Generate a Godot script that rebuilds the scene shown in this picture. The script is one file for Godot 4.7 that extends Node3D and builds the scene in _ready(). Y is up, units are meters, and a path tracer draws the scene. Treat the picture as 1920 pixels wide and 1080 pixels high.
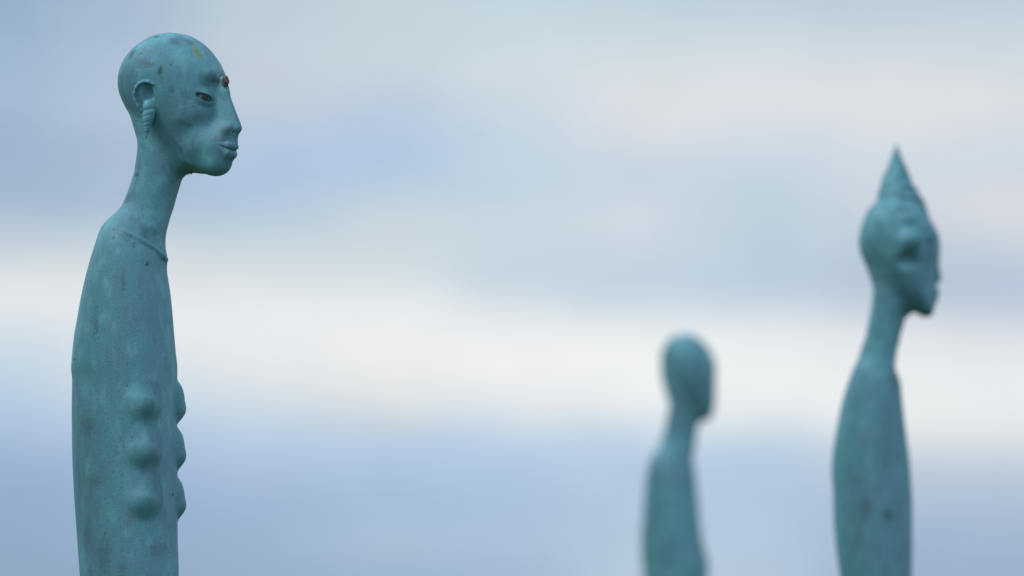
extends Node3D
# Three tall patinated bronze figures seen through a long lens against a soft evening overcast.
# Sculpture is done in metres, in each figure's own frame: x along the row of figures, y up, z towards the viewer, origin on the ground.

# the cloud banks by height above the horizon (degrees, highest first); each row runs from 5.92 degrees left of the view's axis to 5.92 right
const SKY_HEIGHTS := [8.313, 7.949, 7.585, 7.098, 6.732, 6.365, 5.998, 5.692, 5.385, 5.078, 4.771, 4.464, 4.033, 3.663, 3.416, 3.170, 2.799, 2.429, 2.058, 1.687]
const SKY_TONES := [
	"92AECB A6BAD2 BACBD8 BFD1DB C1D4E0 BED1DD BACDDC BBCBDA BBCDDA", "98B3CF A9BED4 BDCDDA C3D2DC C8D8E2 C8D6E0 C8D6E1 C6D3DF C6D4DF",
	"9DB8D3 AEC1D6 C2CEDB C4D3DD CFDAE3 D3DCE2 D6DDE4 D5DBE3 D0D9E1", "A1B9D5 B3C5DA C0CCDB BACBE0 C8D6E2 DCDEE5 DCDFE6 DEDFE4 DADEE4",
	"9DB3CE A9BDD6 B2C6E0 B1C6E2 C2D4E4 D4DAE3 D2DAE5 D5DBE4 D2DAE3", "9FB4CF A7BBD6 AFC4E2 B0C7E2 C0D3E3 C3D3E2 C2D3E2 CDD7E3 CDD7E3",
	"A2B7D1 A8BCD6 AFC4DE C1D1DF C2D3E2 CBD6E2 BBCFDD CFD5DF D8D9E0", "B4C6D9 BACCDA BED0DE CAD6DE C8D7E2 CDD8E4 BACEDD C6D0DE D3D8E0",
	"CCD5DE D0D8DF CCD7DF CED9E0 C5D5E2 C6D3E1 BCCEDF BAC8DA C2CEDD", "DEE1E6 DFE3E7 DAE1E7 D8E0E6 C3D3E1 BCCFE1 B8CBDF B2C2D8 B2C3DA",
	"E2E5EA E6E8EC E6E9ED E8ECEF DDE4EA D5DFE8 CBD7E4 C5D0DF BECADC", "CFDCE7 DEE4EA E9EAEE ECECEF EDEEF1 EDEEF0 E6EAEE DFE2E8 D8DDE5",
	"BFD2E4 D2DDE8 E1E5EA EAEAEB EDEDF0 F1F2F3 EFF0F2 E9EBEE E8EAEE", "B2C9E2 BFD2E5 CDDAE5 DADFE4 E0E5EB E6EAEE E9ECF0 EBECEE E8E9ED",
	"A9C1DF B3C9E2 BDD0E4 C2D1DF C8D8E6 CEDCEA D2DEE8 E3E6E9 E4E6EA", "A0B9D9 A8C0DF B1C8E4 B2C8E4 B7CCE7 BBCFE6 B9CEE5 CFD9E2 D0D9E3",
	"96B0D2 9CB6D8 A5BDDC A6C1E0 ABC5E1 B2C8E0 AFC6DF B7C6D9 B9C8DA", "91ABCC 96AFD1 9BB5D6 A1BCDA A7C1DC B1C7DD B2C7DE A9BDD6 ABBDD6",
	"8FA9C9 93ADCD 98B3D1 A9C0D8 A8C1DA B3C9DC B2C8DD A0B6D2 A1B7D1", "8DA8C7 90ABCA 94AFCC 9BB6D0 A0BAD4 B3C8DB B2C6DB 9BB2CD 99B1CC"]

# rows of the sculpted outlines, lowest first: height, middle, half width, half depth
const A_HEAD := [
	2.9002, 0.1711, 0.0363, 0.0493, 2.9012, 0.1710, 0.0367, 0.0496, 2.9064, 0.1703, 0.0388, 0.0515, 2.9116, 0.1698, 0.0408, 0.0534, 2.9168, 0.1692, 0.0429, 0.0552,
	2.9220, 0.1686, 0.0450, 0.0571, 2.9271, 0.1679, 0.0470, 0.0590, 2.9323, 0.1671, 0.0491, 0.0609, 2.9375, 0.1662, 0.0512, 0.0629, 2.9427, 0.1651, 0.0533, 0.0650,
	2.9479, 0.1639, 0.0555, 0.0670, 2.9531, 0.1625, 0.0577, 0.0692, 2.9583, 0.1611, 0.0601, 0.0714, 2.9634, 0.1596, 0.0625, 0.0736, 2.9686, 0.1582, 0.0652, 0.0759,
	2.9738, 0.1568, 0.0679, 0.0783, 2.9790, 0.1552, 0.0707, 0.0806, 2.9842, 0.1534, 0.0735, 0.0829, 2.9894, 0.1514, 0.0761, 0.0851, 2.9946, 0.1493, 0.0787, 0.0873,
	2.9997, 0.1471, 0.0813, 0.0896, 3.0049, 0.1449, 0.0840, 0.0916, 3.0101, 0.1425, 0.0867, 0.0934, 3.0153, 0.1402, 0.0893, 0.0949, 3.0205, 0.1377, 0.0921, 0.0961,
	3.0257, 0.1352, 0.0948, 0.0972, 3.0309, 0.1328, 0.0974, 0.0982, 3.0360, 0.1304, 0.1000, 0.0991, 3.0412, 0.1283, 0.1024, 0.1000, 3.0464, 0.1264, 0.1046, 0.1008,
	3.0516, 0.1246, 0.1066, 0.1017, 3.0568, 0.1231, 0.1084, 0.1026, 3.0620, 0.1219, 0.1100, 0.1035, 3.0671, 0.1208, 0.1114, 0.1044, 3.0723, 0.1196, 0.1130, 0.1053,
	3.0775, 0.1181, 0.1149, 0.1062, 3.0827, 0.1166, 0.1168, 0.1071, 3.0879, 0.1151, 0.1187, 0.1079, 3.0931, 0.1139, 0.1205, 0.1087, 3.0983, 0.1128, 0.1221, 0.1094,
	3.1034, 0.1117, 0.1237, 0.1102, 3.1086, 0.1109, 0.1252, 0.1111, 3.1138, 0.1102, 0.1267, 0.1118, 3.1190, 0.1095, 0.1281, 0.1124, 3.1242, 0.1090, 0.1295, 0.1127,
	3.1294, 0.1086, 0.1304, 0.1128, 3.1346, 0.1082, 0.1312, 0.1128, 3.1397, 0.1078, 0.1318, 0.1128, 3.1449, 0.1075, 0.1322, 0.1128, 3.1501, 0.1075, 0.1323, 0.1128,
	3.1553, 0.1073, 0.1321, 0.1128, 3.1605, 0.1070, 0.1315, 0.1128, 3.1657, 0.1067, 0.1309, 0.1123, 3.1709, 0.1064, 0.1301, 0.1114, 3.1760, 0.1063, 0.1290, 0.1101,
	3.1812, 0.1063, 0.1275, 0.1087, 3.1864, 0.1062, 0.1258, 0.1073, 3.1916, 0.1059, 0.1237, 0.1057, 3.1968, 0.1055, 0.1211, 0.1038, 3.2020, 0.1050, 0.1181, 0.1017,
	3.2071, 0.1046, 0.1150, 0.0993, 3.2123, 0.1044, 0.1116, 0.0966, 3.2175, 0.1043, 0.1079, 0.0934, 3.2227, 0.1043, 0.1039, 0.0899, 3.2279, 0.1043, 0.0995, 0.0861,
	3.2331, 0.1044, 0.0945, 0.0819, 3.2383, 0.1046, 0.0891, 0.0773, 3.2434, 0.1048, 0.0832, 0.0722, 3.2486, 0.1050, 0.0769, 0.0666, 3.2538, 0.1052, 0.0697, 0.0600,
	3.2590, 0.1052, 0.0609, 0.0523, 3.2642, 0.1048, 0.0498, 0.0430, 3.2664, 0.1045, 0.0438, 0.0379, 3.2683, 0.1041, 0.0372, 0.0322, 3.2694, 0.1037, 0.0320, 0.0278,
	3.2699, 0.1035, 0.0289, 0.0251, 3.2714, 0.1028, 0.0206, 0.0179, 3.2725, 0.1021, 0.0135, 0.0118, 3.2734, 0.1017, 0.0080, 0.0070, 3.2740, 0.1013, 0.0042, 0.0038,
	3.2744, 0.1012, 0.0020, 0.0019, 3.2746, 0.1011, 0.0013, 0.0013,
]

const A_BODY := [
	0.0354, 0.0013, 0.0817, 0.0830, 0.0483, 0.0015, 0.0800, 0.0815, 0.1002, 0.0025, 0.0733, 0.0757, 0.1520, 0.0029, 0.0718, 0.0746, 0.2039, 0.0031, 0.0709, 0.0740,
	0.2557, 0.0034, 0.0701, 0.0735, 0.3076, 0.0036, 0.0696, 0.0731, 0.3594, 0.0037, 0.0691, 0.0729, 0.4113, 0.0038, 0.0689, 0.0727, 0.4631, 0.0039, 0.0687, 0.0726,
	0.5150, 0.0039, 0.0687, 0.0726, 0.5669, 0.0040, 0.0690, 0.0729, 0.6187, 0.0042, 0.0695, 0.0734, 0.6706, 0.0045, 0.0703, 0.0742, 0.7224, 0.0049, 0.0714, 0.0753,
	0.7743, 0.0053, 0.0726, 0.0765, 0.8261, 0.0058, 0.0740, 0.0779, 0.8780, 0.0063, 0.0755, 0.0794, 0.9298, 0.0069, 0.0771, 0.0811, 0.9817, 0.0074, 0.0788, 0.0827,
	1.0335, 0.0080, 0.0805, 0.0844, 1.0854, 0.0085, 0.0822, 0.0861, 1.1372, 0.0090, 0.0839, 0.0878, 1.1891, 0.0095, 0.0855, 0.0894, 1.2409, 0.0101, 0.0875, 0.0912,
	1.2928, 0.0108, 0.0896, 0.0932, 1.3446, 0.0116, 0.0919, 0.0953, 1.3965, 0.0123, 0.0942, 0.0975, 1.4483, 0.0129, 0.0967, 0.0997, 1.5002, 0.0134, 0.0991, 0.1019,
	1.5520, 0.0136, 0.1014, 0.1042, 1.6039, 0.0136, 0.1037, 0.1063, 1.6557, 0.0131, 0.1058, 0.1084, 1.7076, 0.0122, 0.1079, 0.1104, 1.7594, 0.0108, 0.1106, 0.1126,
	1.8113, 0.0090, 0.1134, 0.1147, 1.8631, 0.0069, 0.1163, 0.1166, 1.8657, 0.0068, 0.1165, 0.1167, 1.8709, 0.0066, 0.1167, 0.1169, 1.8761, 0.0064, 0.1170, 0.1171,
	1.8813, 0.0062, 0.1173, 0.1173, 1.8865, 0.0060, 0.1176, 0.1174, 1.8917, 0.0058, 0.1178, 0.1176, 1.8969, 0.0056, 0.1181, 0.1178, 1.9020, 0.0053, 0.1184, 0.1179,
	1.9072, 0.0051, 0.1186, 0.1181, 1.9124, 0.0049, 0.1189, 0.1182, 1.9176, 0.0047, 0.1191, 0.1184, 1.9228, 0.0045, 0.1194, 0.1185, 1.9280, 0.0043, 0.1196, 0.1187,
	1.9331, 0.0041, 0.1198, 0.1188, 1.9383, 0.0039, 0.1200, 0.1189, 1.9435, 0.0037, 0.1203, 0.1190, 1.9487, 0.0034, 0.1205, 0.1191, 1.9539, 0.0032, 0.1207, 0.1193,
	1.9591, 0.0030, 0.1209, 0.1194, 1.9643, 0.0028, 0.1211, 0.1195, 1.9694, 0.0026, 0.1212, 0.1196, 1.9746, 0.0023, 0.1213, 0.1197, 1.9798, 0.0021, 0.1215, 0.1198,
	1.9850, 0.0018, 0.1216, 0.1198, 1.9902, 0.0015, 0.1217, 0.1199, 1.9954, 0.0012, 0.1218, 0.1200, 2.0006, 0.0010, 0.1219, 0.1201, 2.0057, 0.0007, 0.1220, 0.1202,
	2.0109, 0.0004, 0.1221, 0.1202, 2.0161, 0.0001, 0.1222, 0.1203, 2.0213, -0.0002, 0.1222, 0.1204, 2.0265, -0.0004, 0.1223, 0.1205, 2.0317, -0.0007, 0.1224, 0.1205,
	2.0369, -0.0009, 0.1225, 0.1206, 2.0420, -0.0012, 0.1226, 0.1207, 2.0472, -0.0014, 0.1228, 0.1208, 2.0524, -0.0016, 0.1229, 0.1208, 2.0576, -0.0019, 0.1231, 0.1209,
	2.0628, -0.0021, 0.1232, 0.1210, 2.0680, -0.0023, 0.1234, 0.1210, 2.0731, -0.0024, 0.1235, 0.1211, 2.0783, -0.0026, 0.1237, 0.1212, 2.0835, -0.0028, 0.1239, 0.1212,
	2.0887, -0.0030, 0.1241, 0.1213, 2.0939, -0.0032, 0.1242, 0.1214, 2.0991, -0.0034, 0.1244, 0.1215, 2.1043, -0.0036, 0.1246, 0.1216, 2.1094, -0.0038, 0.1248, 0.1216,
	2.1146, -0.0040, 0.1249, 0.1217, 2.1198, -0.0042, 0.1251, 0.1218, 2.1250, -0.0044, 0.1253, 0.1219, 2.1302, -0.0046, 0.1255, 0.1220, 2.1354, -0.0048, 0.1257, 0.1221,
	2.1406, -0.0050, 0.1258, 0.1222, 2.1457, -0.0052, 0.1260, 0.1223, 2.1509, -0.0053, 0.1262, 0.1224, 2.1561, -0.0055, 0.1263, 0.1225, 2.1613, -0.0056, 0.1264, 0.1226,
	2.1665, -0.0058, 0.1266, 0.1227, 2.1717, -0.0059, 0.1267, 0.1228, 2.1769, -0.0061, 0.1268, 0.1229, 2.1820, -0.0062, 0.1269, 0.1231, 2.1872, -0.0063, 0.1270, 0.1232,
	2.1924, -0.0065, 0.1271, 0.1233, 2.1976, -0.0066, 0.1273, 0.1234, 2.2028, -0.0067, 0.1274, 0.1235, 2.2080, -0.0069, 0.1275, 0.1236, 2.2131, -0.0070, 0.1276, 0.1238,
	2.2183, -0.0072, 0.1277, 0.1239, 2.2235, -0.0073, 0.1278, 0.1240, 2.2287, -0.0074, 0.1279, 0.1241, 2.2339, -0.0076, 0.1280, 0.1242, 2.2391, -0.0077, 0.1280, 0.1243,
	2.2443, -0.0078, 0.1281, 0.1244, 2.2494, -0.0079, 0.1281, 0.1246, 2.2546, -0.0080, 0.1282, 0.1247, 2.2598, -0.0081, 0.1282, 0.1248, 2.2650, -0.0081, 0.1282, 0.1249,
	2.2702, -0.0082, 0.1282, 0.1250, 2.2754, -0.0083, 0.1282, 0.1251, 2.2806, -0.0084, 0.1282, 0.1252, 2.2857, -0.0084, 0.1282, 0.1253, 2.2909, -0.0085, 0.1282, 0.1253,
	2.2961, -0.0086, 0.1282, 0.1254, 2.3013, -0.0086, 0.1282, 0.1255, 2.3065, -0.0087, 0.1282, 0.1256, 2.3117, -0.0088, 0.1281, 0.1257, 2.3169, -0.0089, 0.1281, 0.1257,
	2.3220, -0.0089, 0.1281, 0.1258, 2.3272, -0.0090, 0.1280, 0.1259, 2.3324, -0.0091, 0.1280, 0.1259, 2.3376, -0.0092, 0.1279, 0.1260, 2.3428, -0.0093, 0.1278, 0.1261,
	2.3480, -0.0094, 0.1277, 0.1262, 2.3531, -0.0095, 0.1277, 0.1262, 2.3583, -0.0095, 0.1276, 0.1263, 2.3635, -0.0096, 0.1276, 0.1264, 2.3687, -0.0096, 0.1275, 0.1264,
	2.3739, -0.0095, 0.1275, 0.1265, 2.3791, -0.0094, 0.1275, 0.1266, 2.3843, -0.0093, 0.1276, 0.1266, 2.3894, -0.0091, 0.1277, 0.1267, 2.3946, -0.0090, 0.1277, 0.1267,
	2.3998, -0.0088, 0.1278, 0.1268, 2.4050, -0.0086, 0.1279, 0.1268, 2.4102, -0.0084, 0.1280, 0.1269, 2.4154, -0.0083, 0.1280, 0.1269, 2.4206, -0.0082, 0.1281, 0.1270,
	2.4257, -0.0081, 0.1281, 0.1270, 2.4309, -0.0080, 0.1281, 0.1270, 2.4361, -0.0079, 0.1282, 0.1270, 2.4413, -0.0080, 0.1284, 0.1270, 2.4465, -0.0088, 0.1292, 0.1270,
	2.4517, -0.0090, 0.1295, 0.1270, 2.4569, -0.0091, 0.1296, 0.1270, 2.4620, -0.0091, 0.1296, 0.1270, 2.4672, -0.0091, 0.1293, 0.1269, 2.4724, -0.0091, 0.1289, 0.1268,
	2.4776, -0.0092, 0.1283, 0.1267, 2.4828, -0.0093, 0.1277, 0.1266, 2.4880, -0.0094, 0.1271, 0.1265, 2.4931, -0.0096, 0.1266, 0.1264, 2.4983, -0.0096, 0.1260, 0.1262,
	2.5035, -0.0096, 0.1256, 0.1261, 2.5087, -0.0096, 0.1251, 0.1259, 2.5139, -0.0096, 0.1246, 0.1257, 2.5191, -0.0096, 0.1241, 0.1256, 2.5243, -0.0095, 0.1236, 0.1254,
	2.5294, -0.0094, 0.1230, 0.1252, 2.5346, -0.0093, 0.1225, 0.1250, 2.5398, -0.0092, 0.1219, 0.1248, 2.5450, -0.0090, 0.1213, 0.1246, 2.5502, -0.0088, 0.1207, 0.1244,
	2.5554, -0.0085, 0.1200, 0.1242, 2.5606, -0.0082, 0.1193, 0.1240, 2.5657, -0.0080, 0.1187, 0.1237, 2.5709, -0.0077, 0.1180, 0.1235, 2.5761, -0.0074, 0.1173, 0.1232,
	2.5813, -0.0072, 0.1166, 0.1228, 2.5865, -0.0070, 0.1159, 0.1225, 2.5917, -0.0067, 0.1153, 0.1221, 2.5969, -0.0065, 0.1146, 0.1218, 2.6020, -0.0063, 0.1139, 0.1214,
	2.6072, -0.0060, 0.1132, 0.1210, 2.6124, -0.0058, 0.1125, 0.1206, 2.6176, -0.0056, 0.1118, 0.1201, 2.6228, -0.0054, 0.1111, 0.1197, 2.6280, -0.0051, 0.1103, 0.1193,
	2.6331, -0.0049, 0.1095, 0.1188, 2.6383, -0.0047, 0.1086, 0.1183, 2.6435, -0.0045, 0.1077, 0.1178, 2.6487, -0.0044, 0.1068, 0.1173, 2.6539, -0.0042, 0.1058, 0.1167,
	2.6591, -0.0040, 0.1048, 0.1162, 2.6643, -0.0038, 0.1038, 0.1156, 2.6694, -0.0036, 0.1028, 0.1149, 2.6746, -0.0034, 0.1018, 0.1143, 2.6798, -0.0032, 0.1008, 0.1137,
	2.6850, -0.0031, 0.0996, 0.1130, 2.6902, -0.0029, 0.0985, 0.1123, 2.6954, -0.0025, 0.0975, 0.1116, 2.7006, -0.0017, 0.0968, 0.1109, 2.7057, -0.0009, 0.0962, 0.1102,
	2.7109, -0.0000, 0.0957, 0.1095, 2.7161, 0.0009, 0.0952, 0.1087, 2.7213, 0.0018, 0.0946, 0.1079, 2.7265, 0.0028, 0.0941, 0.1071, 2.7317, 0.0035, 0.0932, 0.1063,
	2.7369, 0.0034, 0.0915, 0.1053, 2.7420, 0.0035, 0.0900, 0.1043, 2.7472, 0.0037, 0.0886, 0.1031, 2.7524, 0.0042, 0.0874, 0.1017, 2.7576, 0.0051, 0.0866, 0.1002,
	2.7628, 0.0059, 0.0858, 0.0985, 2.7680, 0.0067, 0.0849, 0.0966, 2.7731, 0.0075, 0.0841, 0.0946, 2.7783, 0.0085, 0.0835, 0.0924, 2.7835, 0.0098, 0.0830, 0.0898,
	2.7887, 0.0113, 0.0825, 0.0871, 2.7939, 0.0129, 0.0820, 0.0843, 2.7991, 0.0147, 0.0814, 0.0816, 2.8043, 0.0168, 0.0806, 0.0787, 2.8094, 0.0192, 0.0797, 0.0758,
	2.8146, 0.0221, 0.0783, 0.0732, 2.8198, 0.0255, 0.0762, 0.0709, 2.8250, 0.0293, 0.0740, 0.0687, 2.8302, 0.0335, 0.0714, 0.0666, 2.8354, 0.0375, 0.0691, 0.0649,
	2.8406, 0.0411, 0.0673, 0.0637, 2.8457, 0.0445, 0.0658, 0.0630, 2.8509, 0.0472, 0.0647, 0.0624, 2.8561, 0.0494, 0.0639, 0.0619, 2.8613, 0.0513, 0.0633, 0.0614,
	2.8665, 0.0531, 0.0628, 0.0611, 2.8717, 0.0550, 0.0624, 0.0609, 2.8769, 0.0568, 0.0621, 0.0609, 2.8820, 0.0585, 0.0619, 0.0610, 2.8872, 0.0603, 0.0617, 0.0611,
	2.8924, 0.0620, 0.0616, 0.0613, 2.8976, 0.0637, 0.0615, 0.0615, 2.9028, 0.0655, 0.0614, 0.0618, 2.9080, 0.0671, 0.0612, 0.0620, 2.9131, 0.0686, 0.0610, 0.0622,
	2.9183, 0.0700, 0.0607, 0.0625, 2.9235, 0.0714, 0.0606, 0.0628, 2.9287, 0.0732, 0.0607, 0.0631, 2.9339, 0.0755, 0.0617, 0.0634, 2.9391, 0.0776, 0.0627, 0.0638,
	2.9443, 0.0789, 0.0631, 0.0641, 2.9494, 0.0799, 0.0633, 0.0644, 2.9546, 0.0808, 0.0634, 0.0646, 2.9598, 0.0816, 0.0634, 0.0648, 2.9650, 0.0821, 0.0631, 0.0648,
	2.9702, 0.0825, 0.0627, 0.0648, 2.9754, 0.0828, 0.0623, 0.0648, 2.9806, 0.0831, 0.0618, 0.0647, 2.9857, 0.0834, 0.0613, 0.0646, 2.9909, 0.0835, 0.0609, 0.0645,
	2.9961, 0.0835, 0.0606, 0.0643, 3.0013, 0.0833, 0.0605, 0.0641, 3.0065, 0.0831, 0.0603, 0.0639, 3.0117, 0.0829, 0.0601, 0.0637, 3.0169, 0.0827, 0.0599, 0.0635,
	3.0220, 0.0822, 0.0599, 0.0632, 3.0272, 0.0815, 0.0600, 0.0627, 3.0324, 0.0808, 0.0600, 0.0621, 3.0376, 0.0800, 0.0598, 0.0613, 3.0428, 0.0795, 0.0594, 0.0604,
	3.0480, 0.0790, 0.0587, 0.0594, 3.0531, 0.0787, 0.0578, 0.0583, 3.0583, 0.0783, 0.0568, 0.0571, 3.0635, 0.0781, 0.0557, 0.0558, 3.0687, 0.0778, 0.0544, 0.0544,
	3.0739, 0.0775, 0.0529, 0.0527, 3.0791, 0.0773, 0.0507, 0.0503, 3.0843, 0.0771, 0.0482, 0.0476, 3.0894, 0.0769, 0.0454, 0.0446, 3.0946, 0.0767, 0.0427, 0.0416,
	3.0998, 0.0765, 0.0402, 0.0389,
]

const B_HEAD := [
	2.7641, 0.1480, 0.0023, 0.0031, 2.7642, 0.1480, 0.0087, 0.0071, 2.7646, 0.1479, 0.0098, 0.0080, 2.7652, 0.1478, 0.0110, 0.0096, 2.7660, 0.1477, 0.0125, 0.0120,
	2.7670, 0.1475, 0.0142, 0.0151, 2.7683, 0.1474, 0.0163, 0.0190, 2.7689, 0.1473, 0.0173, 0.0208, 2.7698, 0.1472, 0.0188, 0.0235, 2.7715, 0.1468, 0.0210, 0.0286,
	2.7735, 0.1462, 0.0233, 0.0339, 2.7742, 0.1459, 0.0240, 0.0355, 2.7794, 0.1425, 0.0291, 0.0448, 2.7847, 0.1382, 0.0346, 0.0515, 2.7900, 0.1335, 0.0398, 0.0569,
	2.7953, 0.1289, 0.0444, 0.0619, 2.8006, 0.1249, 0.0484, 0.0668, 2.8059, 0.1211, 0.0522, 0.0715, 2.8112, 0.1175, 0.0558, 0.0758, 2.8164, 0.1141, 0.0593, 0.0798,
	2.8217, 0.1106, 0.0627, 0.0833, 2.8270, 0.1073, 0.0660, 0.0864, 2.8323, 0.1042, 0.0692, 0.0892, 2.8376, 0.1013, 0.0721, 0.0918, 2.8429, 0.0986, 0.0748, 0.0942,
	2.8482, 0.0961, 0.0772, 0.0966, 2.8534, 0.0937, 0.0796, 0.0989, 2.8587, 0.0915, 0.0819, 0.1012, 2.8640, 0.0893, 0.0840, 0.1036, 2.8693, 0.0872, 0.0861, 0.1060,
	2.8746, 0.0853, 0.0882, 0.1082, 2.8799, 0.0836, 0.0901, 0.1103, 2.8852, 0.0821, 0.0920, 0.1121, 2.8905, 0.0808, 0.0938, 0.1137, 2.8957, 0.0796, 0.0957, 0.1149,
	2.9010, 0.0785, 0.0976, 0.1161, 2.9063, 0.0776, 0.0995, 0.1172, 2.9116, 0.0766, 0.1015, 0.1182, 2.9169, 0.0758, 0.1035, 0.1191, 2.9222, 0.0751, 0.1055, 0.1200,
	2.9275, 0.0751, 0.1080, 0.1207, 2.9327, 0.0753, 0.1104, 0.1213, 2.9380, 0.0751, 0.1124, 0.1217, 2.9433, 0.0748, 0.1141, 0.1220, 2.9486, 0.0743, 0.1155, 0.1224,
	2.9539, 0.0737, 0.1164, 0.1226, 2.9592, 0.0732, 0.1169, 0.1229, 2.9645, 0.0727, 0.1172, 0.1231, 2.9697, 0.0723, 0.1175, 0.1232, 2.9750, 0.0720, 0.1178, 0.1233,
	2.9803, 0.0717, 0.1179, 0.1233, 2.9856, 0.0714, 0.1177, 0.1231, 2.9909, 0.0710, 0.1172, 0.1226, 2.9962, 0.0707, 0.1163, 0.1220, 3.0015, 0.0704, 0.1152, 0.1213,
	3.0067, 0.0699, 0.1138, 0.1205, 3.0120, 0.0690, 0.1120, 0.1195, 3.0173, 0.0680, 0.1098, 0.1181, 3.0226, 0.0670, 0.1075, 0.1164, 3.0279, 0.0663, 0.1053, 0.1145,
	3.0332, 0.0656, 0.1030, 0.1123, 3.0385, 0.0650, 0.1007, 0.1101, 3.0437, 0.0645, 0.0982, 0.1075, 3.0490, 0.0642, 0.0957, 0.1046, 3.0543, 0.0640, 0.0932, 0.1013,
	3.0596, 0.0642, 0.0908, 0.0979, 3.0649, 0.0644, 0.0880, 0.0943, 3.0702, 0.0644, 0.0851, 0.0903, 3.0755, 0.0640, 0.0814, 0.0859, 3.0807, 0.0623, 0.0759, 0.0812,
	3.0860, 0.0597, 0.0684, 0.0759, 3.0913, 0.0581, 0.0583, 0.0696, 3.0966, 0.0576, 0.0466, 0.0627, 3.1019, 0.0575, 0.0299, 0.0522,
]

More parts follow.
